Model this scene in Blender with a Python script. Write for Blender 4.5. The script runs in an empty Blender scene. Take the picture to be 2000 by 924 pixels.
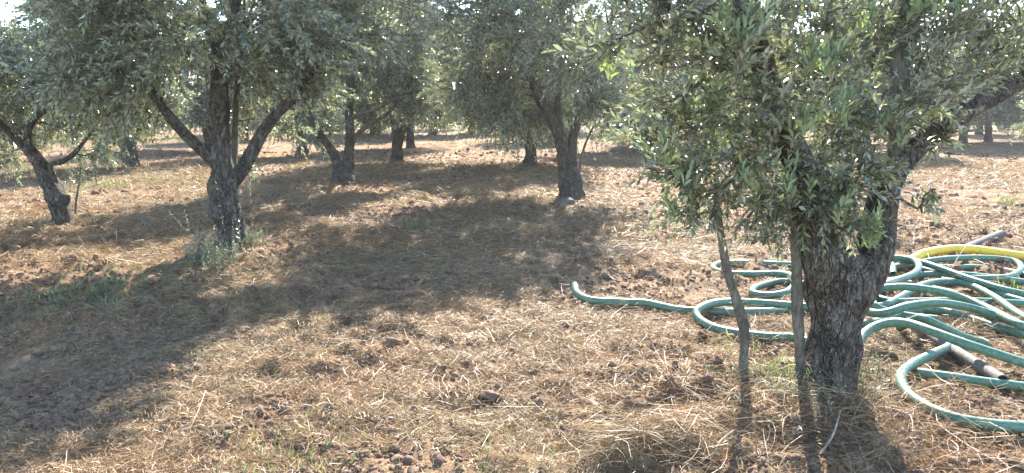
import bpy, math, random
import numpy as np
from mathutils import Vector, Matrix

# ------------------------------------------------------------------ camera, sky, sun, exposure
scene = bpy.context.scene
C = scene.collection
CAM_H, PITCH, FPX = 1.6, math.radians(10.4), 1428.0     # eye height, downward pitch, focal length in photo pixels
cam_data = bpy.data.cameras.new('camera')
cam_data.sensor_fit = 'HORIZONTAL'; cam_data.sensor_width = 36.0
cam_data.lens = FPX / 2000.0 * 36.0
cam_data.clip_start = 0.05; cam_data.clip_end = 5000
cam = bpy.data.objects.new('camera', cam_data); C.objects.link(cam)
cam.location = (0, 0, CAM_H); cam.rotation_euler = (math.pi / 2 - PITCH, 0, 0)
scene.camera = cam

SUN_EL, SUN_AZ = math.radians(36), math.radians(13.5)      # azimuth measured to the right of the view direction
world = bpy.data.worlds.new('World'); scene.world = world; world.use_nodes = True
wn = world.node_tree.nodes; wl = world.node_tree.links
bg = wn['Background']
sky = wn.new('ShaderNodeTexSky'); sky.sky_type = 'NISHITA'; sky.sun_disc = False
sky.sun_elevation = SUN_EL; sky.sun_rotation = SUN_AZ
sky.air_density = 1.0; sky.dust_density = 0.2; sky.ozone_density = 2.0
wl.new(sky.outputs['Color'], bg.inputs['Color']); bg.inputs['Strength'].default_value = 0.15
sun_data = bpy.data.lights.new('sun', 'SUN'); sun_data.energy = 5.0; sun_data.angle = math.radians(0.55)
sun_data.color = (1.0, 0.93, 0.82)
sun = bpy.data.objects.new('sun', sun_data); C.objects.link(sun)
sd = Vector((math.sin(SUN_AZ) * math.cos(SUN_EL), math.cos(SUN_AZ) * math.cos(SUN_EL), math.sin(SUN_EL)))
sun.rotation_euler = sd.to_track_quat('Z', 'Y').to_euler()
sun.location = (5, 20, 20)
scene.view_settings.view_transform = 'Standard'; scene.view_settings.look = 'None'
scene.view_settings.gamma = 1.0; scene.view_settings.use_curve_mapping = False
scene.view_settings.exposure = 2.25
scene.render.engine = 'CYCLES'
scene.cycles.max_bounces = 8; scene.cycles.transmission_bounces = 6; scene.cycles.diffuse_bounces = 4

HAZE = 0.0009
rng = np.random.default_rng(7)

# ------------------------------------------------------------------ helpers
def ray(px, py):
    a, b = (px - 1000.0) / FPX, -(py - 462.0) / FPX
    return np.array([a, math.cos(PITCH) + b * math.sin(PITCH), -math.sin(PITCH) + b * math.cos(PITCH)])
def at(px, py, Y):
    d = ray(px, py); t = Y / d[1]
    return np.array([d[0] * t, Y, CAM_H + d[2] * t])
def gp(px, py, z=0.0):
    d = ray(px, py); t = (z - CAM_H) / d[2]
    return np.array([d[0] * t, d[1] * t, z])

def _hash(ix, iy, iz, seed):
    h = (ix.astype(np.int64) * 374761393 + iy.astype(np.int64) * 668265263 + iz.astype(np.int64) * 2147483647 + seed * 1274126177) & 0xffffffff
    h = ((h ^ (h >> 13)) * 1274126177) & 0xffffffff
    h = ((h ^ (h >> 16)) * 2246822519) & 0xffffffff
    h = h ^ (h >> 15)
    return (h & 0xffffff) / float(0xffffff)
def noise2(x, y, seed=0):
    xi, yi = np.floor(x), np.floor(y); fx, fy = x - xi, y - yi
    fx = fx * fx * (3 - 2 * fx); fy = fy * fy * (3 - 2 * fy)
    z = np.zeros_like(xi)
    a = _hash(xi, yi, z, seed); b = _hash(xi + 1, yi, z, seed); c = _hash(xi, yi + 1, z, seed); d = _hash(xi + 1, yi + 1, z, seed)
    return (a + (b - a) * fx) * (1 - fy) + (c + (d - c) * fx) * fy
def noise3(p, seed=0):
    q = np.floor(p); f = p - q; f = f * f * (3 - 2 * f)
    r = 0
    for i in (0, 1):
        for j in (0, 1):
            for k in (0, 1):
                w = (f[:, 0] if i else 1 - f[:, 0]) * (f[:, 1] if j else 1 - f[:, 1]) * (f[:, 2] if k else 1 - f[:, 2])
                r = r + w * _hash(q[:, 0] + i, q[:, 1] + j, q[:, 2] + k, seed)
    return r

def mesh(name, V, F, smooth=False, mat=None):
    V = np.asarray(V, dtype=np.float32); F = np.asarray(F, dtype=np.int32)
    me = bpy.data.meshes.new(name)
    me.vertices.add(len(V)); me.vertices.foreach_set('co', V.ravel())
    k = F.shape[1]
    me.loops.add(F.size); me.loops.foreach_set('vertex_index', F.ravel())
    me.polygons.add(len(F)); me.polygons.foreach_set('loop_start', np.arange(0, F.size, k, dtype=np.int32))
    me.update(calc_edges=True)
    if smooth: me.polygons.foreach_set('use_smooth', np.ones(len(F), dtype=bool))
    if mat: me.materials.append(mat)
    return me
def obj(name, me, parent=None, loc=None):
    o = bpy.data.objects.new(name, me); C.objects.link(o)
    if parent is not None: o.parent = parent
    if loc is not None: o.location = loc
    return o
def tag(o, label=None, cat=None, group=None, kind=None):
    if label: o['label'] = label
    if cat: o['category'] = cat
    if group: o['group'] = group
    if kind: o['kind'] = kind
    return o
def thing(name, label, cat, loc, group=None, rz=0):
    o = bpy.data.objects.new(name, None); C.objects.link(o)
    o.location = loc; o.rotation_euler = (0, 0, rz); o.empty_display_size = 0.2
    return tag(o, label, cat, group)
def copy_tree(o, parent=None):
    c = o.copy(); C.objects.link(c); c.parent = parent
    for ch in o.children: copy_tree(ch, c)
    return c

def catmull(P, n):
    P = np.asarray(P, dtype=float)
    Q = np.vstack([2 * P[0] - P[1], P, 2 * P[-1] - P[-2]])
    out = []
    for t in np.linspace(0, len(P) - 1 - 1e-6, n):
        i = int(t); f = t - i
        a, b, c, d = Q[i], Q[i + 1], Q[i + 2], Q[i + 3]
        out.append(0.5 * (2 * b + (c - a) * f + (2 * a - 5 * b + 4 * c - d) * f * f + (3 * b - a - 3 * c + d) * f ** 3))
    return np.array(out)
def frames(P):
    T = np.gradient(P, axis=0); T /= np.linalg.norm(T, axis=1)[:, None] + 1e-9
    u = np.cross(T[0], [0, 0, 1.0])
    if np.linalg.norm(u) < 0.15: u = np.cross(T[0], [0, 1.0, 0])
    u /= np.linalg.norm(u); U = [u]
    for i in range(1, len(P)):
        u = U[-1] - T[i] * np.dot(U[-1], T[i]); u /= np.linalg.norm(u); U.append(u)
    U = np.array(U); return T, U, np.cross(T, U)
def grid_faces(K, S, close=True):
    i = np.arange(K - 1)[:, None]; j = np.arange(S if close else S - 1)[None, :]; j2 = (j + 1) % S
    return np.stack([i * S + j, i * S + j2, (i + 1) * S + j2, (i + 1) * S + j], axis=-1).reshape(-1, 4)
def tube(P, R, sides, radial=None):
    """P (K,3), R (K,), radial: optional (K,S) multiplier"""
    T, U, W = frames(P); K = len(P)
    a = np.linspace(0, 2 * np.pi, sides, endpoint=False)
    rr = np.asarray(R)[:, None] * (radial if radial is not None else np.ones((K, sides)))
    V = P[:, None, :] + rr[..., None] * (np.cos(a)[None, :, None] * U[:, None, :] + np.sin(a)[None, :, None] * W[:, None, :])
    return V.reshape(-1, 3), grid_faces(K, sides)
def join(parts):
    Vs, Fs, o = [], [], 0
    for V, F in parts:
        Vs.append(V); Fs.append(F + o); o += len(V)
    return np.vstack(Vs), np.vstack(Fs)

# ------------------------------------------------------------------ materials
def new_mat(name):
    m = bpy.data.materials.new(name); m.use_nodes = True
    nt = m.node_tree; nt.nodes.clear()
    out = nt.nodes.new('ShaderNodeOutputMaterial')
    return m, nt, out
def N(nt, t, **kw):
    n = nt.nodes.new(t)
    for k, v in kw.items():
        if k.startswith('i_'): n.inputs[k[2:].replace('_', ' ')].default_value = v
        else: setattr(n, k, v)
    return n
def ramp(nt, stops, fac=None, interp='LINEAR'):
    r = nt.nodes.new('ShaderNodeValToRGB'); r.color_ramp.interpolation = interp
    e = r.color_ramp.elements
    while len(e) < len(stops): e.new(0.5)
    for k, (p, c) in enumerate(stops): e[k].position = p; e[k].color = (*c, 1) if len(c) == 3 else c
    if fac is not None: nt.links.new(fac, r.inputs[0])
    return r
def texc(nt, scale, detail=4, rough=0.6, vec=None, w=None):
    n = nt.nodes.new('ShaderNodeTexNoise'); n.inputs['Scale'].default_value = scale
    n.inputs['Detail'].default_value = detail; n.inputs['Roughness'].default_value = rough
    if vec is not None: nt.links.new(vec, n.inputs['Vector'])
    return n
def mixc(nt, a, b, f, mode='MIX'):
    m = nt.nodes.new('ShaderNodeMix'); m.data_type = 'RGBA'; m.blend_type = mode
    for s, v in ((m.inputs[0], f), (m.inputs[6], a), (m.inputs[7], b)):
        if hasattr(v, 'is_linked'): nt.links.new(v, s)
        elif isinstance(v, (int, float)): s.default_value = v
        else: s.default_value = (*v, 1)
    return m.outputs[2]

def leaf_material(name, tops, unders, trans, rough=0.26, transf=0.27):
    m, nt, out = new_mat(name); L = nt.links.new
    g = N(nt, 'ShaderNodeNewGeometry')
    rnd = g.outputs['Random Per Island']
    top = ramp(nt, tops, rnd); und = ramp(nt, unders, rnd)
    col = mixc(nt, top.outputs[0], und.outputs[0], g.outputs['Backfacing'])
    pb = N(nt, 'ShaderNodeBsdfPrincipled'); L(col, pb.inputs['Base Color'])
    rg = N(nt, 'ShaderNodeMapRange'); L(g.outputs['Backfacing'], rg.inputs[0]); rg.inputs[3].default_value = rough; rg.inputs[4].default_value = 0.7
    L(rg.outputs[0], pb.inputs['Roughness']); pb.inputs['Specular IOR Level'].default_value = 0.95
    tr = N(nt, 'ShaderNodeBsdfTranslucent'); tc = ramp(nt, trans, rnd); L(tc.outputs[0], tr.inputs['Color'])
    mx = N(nt, 'ShaderNodeMixShader'); mx.inputs[0].default_value = transf
    L(pb.outputs[0], mx.inputs[1]); L(tr.outputs[0], mx.inputs[2]); L(mx.outputs[0], out.inputs['Surface'])
    return m
TOPS = [(0, (0.045, 0.058, 0.034)), (0.3, (0.08, 0.098, 0.056)), (0.7, (0.135, 0.158, 0.092)), (0.9, (0.22, 0.24, 0.13)), (1, (0.40, 0.40, 0.21))]
UND = [(0, (0.26, 0.275, 0.215)), (0.5, (0.37, 0.385, 0.295)), (1, (0.48, 0.49, 0.36))]
TRA = [(0, (0.15, 0.175, 0.085)), (0.6, (0.25, 0.285, 0.13)), (0.9, (0.38, 0.42, 0.18)), (1, (0.56, 0.57, 0.27))]
M_LEAF = leaf_material('olive_leaf', TOPS, UND, TRA)
M_SHOOT = leaf_material('young_shoot_leaf', [(0, (0.10, 0.15, 0.06)), (1, (0.20, 0.27, 0.10))], [(0, (0.26, 0.33, 0.2)), (1, (0.36, 0.42, 0.26))], [(0, (0.22, 0.33, 0.09)), (1, (0.42, 0.52, 0.16))], .36, .34)
M_WEED = leaf_material('weed_blade', [(0, (0.055, 0.085, 0.035)), (0.6, (0.10, 0.13, 0.05)), (1, (0.22, 0.21, 0.10))],
                       [(0, (0.07, 0.12, 0.035)), (1, (0.2, 0.22, 0.08))], [(0, (0.12, 0.20, 0.045)), (1, (0.32, 0.35, 0.11))], 0.5, 0.38)
M_BLOSSOM = leaf_material('olive_blossom', [(0, (0.35, 0.33, 0.15)), (1, (0.62, 0.57, 0.33))], [(0, (0.35, 0.33, 0.15)), (1, (0.62, 0.57, 0.33))],
                          [(0, (0.5, 0.45, 0.2)), (1, (0.7, 0.62, 0.35))], 0.6, 0.4)

def straw_material():
    m, nt, out = new_mat('dry_straw'); L = nt.links.new
    g = N(nt, 'ShaderNodeNewGeometry'); tc = N(nt, 'ShaderNodeTexCoord')
    c1 = ramp(nt, [(0, (0.075, 0.047, 0.027)), (0.25, (0.17, 0.108, 0.058)), (0.55, (0.29, 0.197, 0.104)), (0.8, (0.39, 0.282, 0.155)), (0.95, (0.48, 0.37, 0.215)), (1, (0.58, 0.48, 0.32))], g.outputs['Random Per Island'])
    n = texc(nt, 0.55, 3, 0.6, g.outputs['Position'])
    t = ramp(nt, [(0.35, (1.0, 0.86, 0.72)), (0.5, (1, 0.95, 0.86)), (0.66, (0.95, 1.0, 0.92))], n.outputs[0])
    col = mixc(nt, c1.outputs[0], t.outputs[0], 1.0, 'MULTIPLY')
    pb = N(nt, 'ShaderNodeBsdfPrincipled'); L(col, pb.inputs['Base Color']); pb.inputs['Roughness'].default_value = 0.5
    tr = N(nt, 'ShaderNodeBsdfTranslucent'); L(col, tr.inputs['Color'])
    mx = N(nt, 'ShaderNodeMixShader'); mx.inputs[0].default_value = 0.3
    L(pb.outputs[0], mx.inputs[1]); L(tr.outputs[0], mx.inputs[2]); L(mx.outputs[0], out.inputs['Surface'])
    return m
M_STRAW = straw_material()

def ground_material():
    m, nt, out = new_mat('tilled_soil'); L = nt.links.new
    tc = N(nt, 'ShaderNodeTexCoord'); P = tc.outputs['Object']
    n1 = texc(nt, 1.4, 6, 0.65, P); n2 = texc(nt, 17, 6, 0.7, P); n3 = texc(nt, 90, 4, 0.7, P); n4 = texc(nt, 0.23, 4, 0.6, P)
    soil = ramp(nt, [(0.25, (0.07, 0.04, 0.023)), (0.5, (0.155, 0.086, 0.045)), (0.75, (0.24, 0.142, 0.076))], n2.outputs[0])
    chaff = ramp(nt, [(0.3, (0.16, 0.10, 0.06)), (0.55, (0.32, 0.22, 0.13)), (0.8, (0.46, 0.345, 0.22))], n3.outputs[0])
    f1 = ramp(nt, [(0.40, (0, 0, 0)), (0.54, (1, 1, 1))], n1.outputs[0])
    f2 = ramp(nt, [(0.42, (0, 0, 0)), (0.56, (1, 1, 1))], n2.outputs[0])
    ff = N(nt, 'ShaderNodeMath', operation='MULTIPLY'); L(f1.outputs[0], ff.inputs[0]); L(f2.outputs[0], ff.inputs[1])
    fa = N(nt, 'ShaderNodeMath', operation='MULTIPLY_ADD'); L(ff.outputs[0], fa.inputs[0]); fa.inputs[1].default_value = 0.6; fa.inputs[2].default_value = 0.25
    col = mixc(nt, soil.outputs[0], chaff.outputs[0], fa.outputs[0])
    # green ground cover: scattered patches near, a meadow beyond the last tilled rows
    sx = N(nt, 'ShaderNodeSeparateXYZ'); L(P, sx.inputs[0])
    far = N(nt, 'ShaderNodeMapRange'); L(sx.outputs['Y'], far.inputs[0]); far.inputs[1].default_value = 34; far.inputs[2].default_value = 60; far.inputs[3].default_value = 0.0; far.inputs[4].default_value = 0.42
    ad = N(nt, 'ShaderNodeMath', operation='ADD'); L(n4.outputs[0], ad.inputs[0]); L(far.outputs[0], ad.inputs[1])
    gf = ramp(nt, [(0.66, (0, 0, 0)), (0.8, (0.85, 0.85, 0.85))], ad.outputs[0])
    grass = ramp(nt, [(0.3, (0.07, 0.10, 0.03)), (0.7, (0.20, 0.23, 0.07))], n2.outputs[0])
    col = mixc(nt, col, grass.outputs[0], gf.outputs[0])
    pb = N(nt, 'ShaderNodeBsdfPrincipled'); L(col, pb.inputs['Base Color']); pb.inputs['Roughness'].default_value = 0.95
    pb.inputs['Specular IOR Level'].default_value = 0.15
    b1 = N(nt, 'ShaderNodeBump'); b1.inputs['Strength'].default_value = 0.9; b1.inputs['Distance'].default_value = 0.03; L(n2.outputs[0], b1.inputs['Height'])
    b2 = N(nt, 'ShaderNodeBump'); b2.inputs['Strength'].default_value = 0.7; b2.inputs['Distance'].default_value = 0.008; L(n3.outputs[0], b2.inputs['Height']); L(b1.outputs[0], b2.inputs['Normal'])
    L(b2.outputs[0], pb.inputs['Normal']); L(pb.outputs[0], out.inputs['Surface'])
    return m
M_GROUND = ground_material()

def bark_material(name, dark, mid, light, moss=0.25, crack=1.0):
    m, nt, out = new_mat(name); L = nt.links.new
    tc = N(nt, 'ShaderNodeTexCoord')
    mp = N(nt, 'ShaderNodeMapping'); mp.inputs['Scale'].default_value = (1, 1, 0.32); L(tc.outputs['Object'], mp.inputs[0])
    vor = N(nt, 'ShaderNodeTexVoronoi', feature='DISTANCE_TO_EDGE'); vor.inputs['Scale'].default_value = 52
    nw = texc(nt, 9, 4, 0.6, mp.outputs[0])
    wv = mixc(nt, mp.outputs[0], nw.outputs['Color'], 0.3, 'ADD'); L(wv, vor.inputs['Vector'])
    n1 = texc(nt, 5, 5, 0.65, tc.outputs['Object']); n2 = texc(nt, 60, 5, 0.7, mp.outputs[0])
    base = ramp(nt, [(0.3, dark), (0.52, mid), (0.72, light)], n1.outputs[0])
    fine = ramp(nt, [(0.3, (0.55, 0.55, 0.55)), (0.7, (1.25, 1.25, 1.25))], n2.outputs[0])
    col = mixc(nt, base.outputs[0], fine.outputs[0], 1.0, 'MULTIPLY')
    cr = ramp(nt, [(0.0, (0.45, 0.43, 0.41)), (0.16 * crack + 0.01, (1, 1, 1))], vor.outputs['Distance'])
    col = mixc(nt, col, cr.outputs[0], 0.75 * min(1, crack), 'MULTIPLY')
    vo2 = N(nt, 'ShaderNodeTexVoronoi', feature='DISTANCE_TO_EDGE'); vo2.inputs['Scale'].default_value = 15; L(wv, vo2.inputs['Vector'])
    cr2 = ramp(nt, [(0.0, (0.32, 0.3, 0.28)), (0.13, (1, 1, 1))], vo2.outputs['Distance'])
    col = mixc(nt, col, cr2.outputs[0], 0.8 * min(1, crack), 'MULTIPLY')
    n6 = texc(nt, 14, 5, 0.75, tc.outputs['Object']); lf = ramp(nt, [(0.58, (0, 0, 0)), (0.66, (.5 * crack, .5 * crack, .5 * crack))], n6.outputs[0])
    col = mixc(nt, col, (0.30, 0.29, 0.26), lf.outputs[0])                   # grey lichen
    n5 = texc(nt, 3.1, 4, 0.7, tc.outputs['Object'])
    mf = ramp(nt, [(0.52, (0, 0, 0)), (0.7, (moss, moss, moss))], n5.outputs[0])
    col = mixc(nt, col, (0.10, 0.12, 0.05), mf.outputs[0])
    pb = N(nt, 'ShaderNodeBsdfPrincipled'); L(col, pb.inputs['Base Color']); pb.inputs['Roughness'].default_value = 0.9
    pb.inputs['Specular IOR Level'].default_value = 0.25
    b1 = N(nt, 'ShaderNodeBump'); b1.inputs['Strength'].default_value = 0.9 * crack; b1.inputs['Distance'].default_value = 0.02; L(cr.outputs[0], b1.inputs['Height'])
    b2 = N(nt, 'ShaderNodeBump'); b2.inputs['Strength'].default_value = 0.8; b2.inputs['Distance'].default_value = 0.008; L(n2.outputs[0], b2.inputs['Height'])
    b0 = N(nt, 'ShaderNodeBump'); b0.inputs['Strength'].default_value = crack; b0.inputs['Distance'].default_value = 0.035; L(cr2.outputs[0], b0.inputs['Height']); L(b0.outputs[0], b1.inputs['Normal']); L(b1.outputs[0], b2.inputs['Normal'])
    L(b2.outputs[0], pb.inputs['Normal']); L(pb.outputs[0], out.inputs['Surface'])
    return m
M_BARK = bark_material('old_olive_bark', (0.11, 0.092, 0.075), (0.20, 0.172, 0.142), (0.31, 0.28, 0.24))
M_LIMB = bark_material('limb_bark', (0.10, 0.088, 0.068), (0.165, 0.148, 0.115), (0.24, 0.222, 0.175), 0.4, 0.4)
M_TWIG = bark_material('twig_bark', (0.10, 0.085, 0.06), (0.16, 0.14, 0.10), (0.22, 0.20, 0.15), 0.3, 0.0)

# ------------------------------------------------------------------ ground
HEAP = gp(1265, 884, .07)                                       # heap of raked dry grass in the foreground
TREE_SPOTS = {}
def smooth_h(x, y):
    x = np.asarray(x, float); y = np.asarray(y, float)
    h = 0.10 * (noise2(x * 0.22, y * 0.22, 1) - 0.5) + 0.05 * (noise2(x * 0.7, y * 0.7, 2) - 0.5)
    h = h * np.clip(np.hypot(x, y) / 4.0, 0.3, 1)
    return h
def height(x, y):
    x = np.asarray(x, float); y = np.asarray(y, float)
    h = smooth_h(x, y)
    m = np.clip((noise2(x * 0.9, y * 0.9, 3) - 0.3) * 2.2, 0.4, 1)
    b = np.abs(noise2(x * 4.2, y * 4.2, 4) - 0.5) * 2
    c = noise2(x * 10.5, y * 10.5, 5); d = noise2(x * 23, y * 23, 6)
    h = h + m * (0.075 * (1 - b) ** 2 + 0.1 * c ** 2 + 0.03 * d - 0.05)
    # long low windrows of cut grass running across the rows
    h = h + 0.035 * np.clip(noise2(x * 0.35 + y * 0.1, y * 1.5, 8) - 0.45, 0, 1) * np.clip(y / 5.0, 0, 2)
    u = (y - HEAP[1] - 0.05 * np.sin((x - HEAP[0]) * 5)); ex = np.exp(-(np.abs(x - HEAP[0] - .02) / 0.2) ** 3)
    h = h + ex * (0.055 * np.where(u > 0, np.exp(-(u / 0.2) ** 2), np.exp(-(u / 0.035) ** 2)) - 0.12 * np.exp(-((u + .13) / .1) ** 2))
    for (tx, ty, rad, hh) in MOUNDS:
        h = h + hh * np.exp(-((x - tx) ** 2 + (y - ty) ** 2) / rad ** 2)
    return h
MOUNDS = []
for (px, py, rad, hh) in ((1600, 800, 0.42, 0.06), (455, 508, 0.6, 0.05), (1115, 390, 0.7, 0.03), (672, 358, 0.7, 0.02), (118, 441, 0.5, 0.03),
                          (700, 790, 0.25, 0.03), (220, 645, 0.22, 0.09), (1000, 560, 0.4, 0.05), (1950, 640, 0.22, 0.10), (520, 500, 0.35, 0.06)):
    g = gp(px, py); MOUNDS.append((g[0], g[1], rad, hh))

def axis(lo, hi, fine_lo, fine_hi, step, grow):
    a = list(np.arange(fine_lo, fine_hi, step)); s = step; v = fine_hi
    while v < hi: a.append(v); s *= grow; v += s
    a.append(hi); s = step; v = fine_lo - step; b = []
    while v > lo: b.append(v); s *= grow; v -= s
    b.append(lo)
    return np.array(b[::-1] + a)
xs = axis(-500, 500, -3.2, 3.5, 0.026, 1.04)
ys = [2.2]
while ys[-1] < 700: ys.append(ys[-1] + max(0.021, 0.0072 * ys[-1] if ys[-1] < 25 else 0.02 * ys[-1]))
yb = [2.2]; s = 0.02
while yb[-1] > -200: yb.append(yb[-1] - s); s *= 1.12
ys = np.array(yb[:0:-1] + ys)
X, Y = np.meshgrid(xs, ys)
Z = height(X.ravel(), Y.ravel())
V = np.stack([X.ravel(), Y.ravel(), Z], axis=1)
go = obj('ground', mesh('ground', V, grid_faces(len(ys), len(xs), close=False), True, M_GROUND)); tag(go, kind='structure')

# ------------------------------------------------------------------ foliage
LEAF_N = (np.array([[0, 0, 0], [.28, .42, .05], [.28, 0, -.03], [.28, -.42, .05], [.66, .46, .02], [.66, 0, -.06], [.66, -.46, .02], [1, 0, -.14]], float),
          np.array([[0, 2, 1], [0, 3, 2], [1, 2, 5], [1, 5, 4], [2, 3, 6], [2, 6, 5], [4, 5, 7], [5, 6, 7]]))
LEAF_M = (np.array([[0, 0, 0], [.46, .48, .05], [.46, 0, -.05], [.46, -.48, .05], [1, 0, -.12]], float), np.array([[0, 2, 1], [0, 3, 2], [1, 2, 4], [2, 3, 4]]))
LEAF_F = (np.array([[0, 0, 0], [.5, .5, .06], [1, 0, -.08], [.5, -.5, .06]], float), np.array([[0, 2, 1], [0, 3, 2]]))
def unit(a): return a / (np.linalg.norm(a, axis=-1, keepdims=True) + 1e-9)
def twig_leaves(r, B, D, Ln, nl, leaf_len, droop, spread=(0.5, 1.1), up=0.7):
    """leaf frames for decussate leaf pairs along N drooping twigs"""
    n = len(B)
    k = np.arange(nl); t = np.clip(((k // 2) + 0.8) / (nl / 2.0), 0, 1.0)[None, :] + r.uniform(-.02, .02, (n, nl))
    dr = (droop * r.uniform(.4, 1.5, n))[:, None, None]
    tt = t[..., None]; Lr = Ln[:, None, None]
    zz = np.array([0, 0, -1.0])
    P = B[:, None, :] + D[:, None, :] * Lr * tt + zz * dr * Lr * tt ** 2
    T = unit(D[:, None, :] + zz * 2 * dr * tt)
    ref = unit(r.normal(size=(n, 1, 3))); U = unit(np.cross(T, ref + 0 * T)); W = np.cross(T, U)
    phi = ((k // 2) * (np.pi / 2) + (k % 2) * np.pi)[None, :] + r.uniform(0, 6.28, (n, 1)) + r.normal(0, .3, (n, nl))
    a = r.uniform(spread[0], spread[1], (n, nl)) * (1.15 - 0.55 * np.clip(t, 0, 1))
    d = unit(T * np.cos(a)[..., None] + (U * np.cos(phi)[..., None] + W * np.sin(phi)[..., None]) * np.sin(a)[..., None])
    nn = 0.7 * T + np.array([0, 0, up]) + r.normal(0, .5, (n, nl, 3))
    nn = unit(nn - d * (nn * d).sum(-1, keepdims=True))
    s = np.cross(nn, d)
    ll = leaf_len * r.uniform(.6, 1.2, (n, nl)) * (1.0 - 0.35 * np.clip(t, 0, 1) ** 3)
    return P.reshape(-1, 3), d.reshape(-1, 3), s.reshape(-1, 3), nn.reshape(-1, 3), ll.ravel()
def leaves_mesh(P, d, s, n, ll, tmpl, aspect):
    TV, TF = tmpl
    l3 = ll[:, None, None]
    V = P[:, None, :] + d[:, None, :] * (TV[None, :, 0:1] * l3) + s[:, None, :] * (TV[None, :, 1:2] * l3 * aspect) + n[:, None, :] * (TV[None, :, 2:3] * l3)
    F = TF[None] + (np.arange(len(P)) * len(TV))[:, None, None]
    return V.reshape(-1, 3), F.reshape(-1, 3)
def stems_mesh(B, D, Ln, droop, r0, sides=3, segs=2):
    n = len(B); out = []
    ref = unit(np.cross(D, np.array([.3, .5, .8]))); W = np.cross(D, ref)
    V = np.zeros((n, segs + 1, sides, 3))
    for k in range(segs + 1):
        t = k / segs
        c = B + D * (Ln * t)[:, None] + np.array([0, 0, -1.0]) * (droop * Ln * t * t)[:, None]
        for j in range(sides):
            an = 2 * math.pi * j / sides
            V[:, k, j] = c + (ref * math.cos(an) + W * math.sin(an)) * (r0 * (1 - 0.7 * t))
    F = grid_faces(segs + 1, sides)
    F = F[None] + (np.arange(n) * (segs + 1) * sides)[:, None, None]
    return V.reshape(-1, 3), F.reshape(-1, 4)

def crown(r, blobs, centre, limbs_pts, twigs_per, nl, leaf_len, twig_len, droop, tmpl, aspect, stem_r=0.003, branch_r=0.012, outw=0.6, clump_drop=0.0):
    """blobs (n,4): centre + radius. returns leaf frames and the branch mesh"""
    Bs, Ds = [], []; br = []
    for (bx, by, bz, rad) in blobs:
        c = np.array([bx, by, bz]); m = max(3, int(twigs_per * (rad / 0.45) ** 2 * r.uniform(.7, 1.3)))
        v = unit(r.normal(size=(m, 3))); rr = rad * r.uniform(0.1, 1, m) ** 0.6
        B = c + v * rr[:, None] * np.array([1, 1, .8])
        out = unit(c - centre + 1e-3)
        D = unit(v * 0.9 + out * outw + r.normal(0, .35, (m, 3)) + np.array([0, 0, .15 if droop > .1 else .55]))
        Bs.append(B - D * (twig_len * 0.5)); Ds.append(D)
        # branch from the nearest limb point to the clump
        q = limbs_pts[np.argmin(((limbs_pts - c) ** 2).sum(1) + 0.6 * np.maximum(0, limbs_pts[:, 2] - c[2]) ** 2)]
        mid = (q + c) / 2 + np.array([0, 0, .12]) * np.linalg.norm(c - q) + r.normal(0, .05, 3)
        P = catmull([q, mid, c, c + out * rad * .6], 6)
        br.append(tube(P, np.linspace(branch_r * (0.7 + rad), branch_r * .25, 6), 4))
        nb = min(m, 6 if stem_r < .003 else 3)                                      # side branches into the clump
        for b in B[r.choice(m, nb, replace=False)]:
            P = catmull([c + (c - q) * -.1, (c + b) / 2 + r.normal(0, .03, 3), b], 4)
            br.append(tube(P, np.linspace(branch_r * .4, branch_r * .2, 4), 3))
    B = np.vstack(Bs); D = np.vstack(Ds)
    Ln = twig_len * r.uniform(.6, 1.25, len(B))
    fr = twig_leaves(r, B, D, Ln, nl, leaf_len, droop)
    br.append(stems_mesh(B, D, Ln, droop * 0.9, stem_r, 3, 2 if stem_r < .003 else 1))
    return fr, join(br)

def limb_mesh(pts, radii, sides=12, n=24, rough=0.12, seed=0, flare=0.0, twist=0.0, mat=None):
    P = catmull(pts, n); R = np.interp(np.linspace(0, len(radii) - 1, n), np.arange(len(radii)), radii)
    a = np.linspace(0, 2 * np.pi, sides, endpoint=False)
    cz = P[:, None, :] + (np.stack([np.cos(a), np.sin(a), 0 * a], 1)[None] * R[:, None, None])
    q = cz.reshape(-1, 3)
    f = 1 + rough * 2.2 * (noise3(q * 6.5 + 31 * seed, seed) - .5) + rough * 1.2 * (noise3(q * np.array([22, 22, 7]) + 5, seed + 1) - .5)
    f = f.reshape(n, sides)
    if flare:                                               # buttress roots: lobes that fade with height
        t = np.linspace(0, 1, n)[:, None]
        lob = 0.5 + 0.5 * np.sin(a[None] * 3 + seed + twist * t * 4) + 0.35 * np.sin(a[None] * 5 + 2 * seed - twist * t * 3)
        f = f * (1 + flare * lob * np.exp(-t * 5)) * (1 + 0.10 * np.sin(a[None] * 4 + twist * t * 6 + seed))
    V, F = tube(P, R, sides, f)
    return V, F, P
def cap(V, F, sides):                                       # closes the far end of a tube with a shallow cone
    n = len(V); c = V[-sides:].mean(0)
    ring = np.arange(n - sides, n)
    F2 = np.stack([ring, np.roll(ring, -1), np.full(sides, n), np.full(sides, n)], 1)
    return np.vstack([V, c[None]]), np.vstack([F, F2])

def blob_shell(r, c, rad, n, rmin, rmax, zmin, inner=0.55):
    v = unit(r.normal(size=(n * 3, 3))); k = r.uniform(inner, 1.0, n * 3)[:, None]
    p = np.array(c) + v * k * np.array(rad)
    p = p[p[:, 2] > zmin]
    # keep the clumps apart so that gaps stay open
    keep = []
    for q in p:
        if all(np.linalg.norm(q - w) > rmin * 0.95 for w in keep): keep.append(q)
        if len(keep) >= n: break
    keep = np.array(keep)
    return np.hstack([keep, r.uniform(rmin, rmax, (len(keep), 1))])

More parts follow.
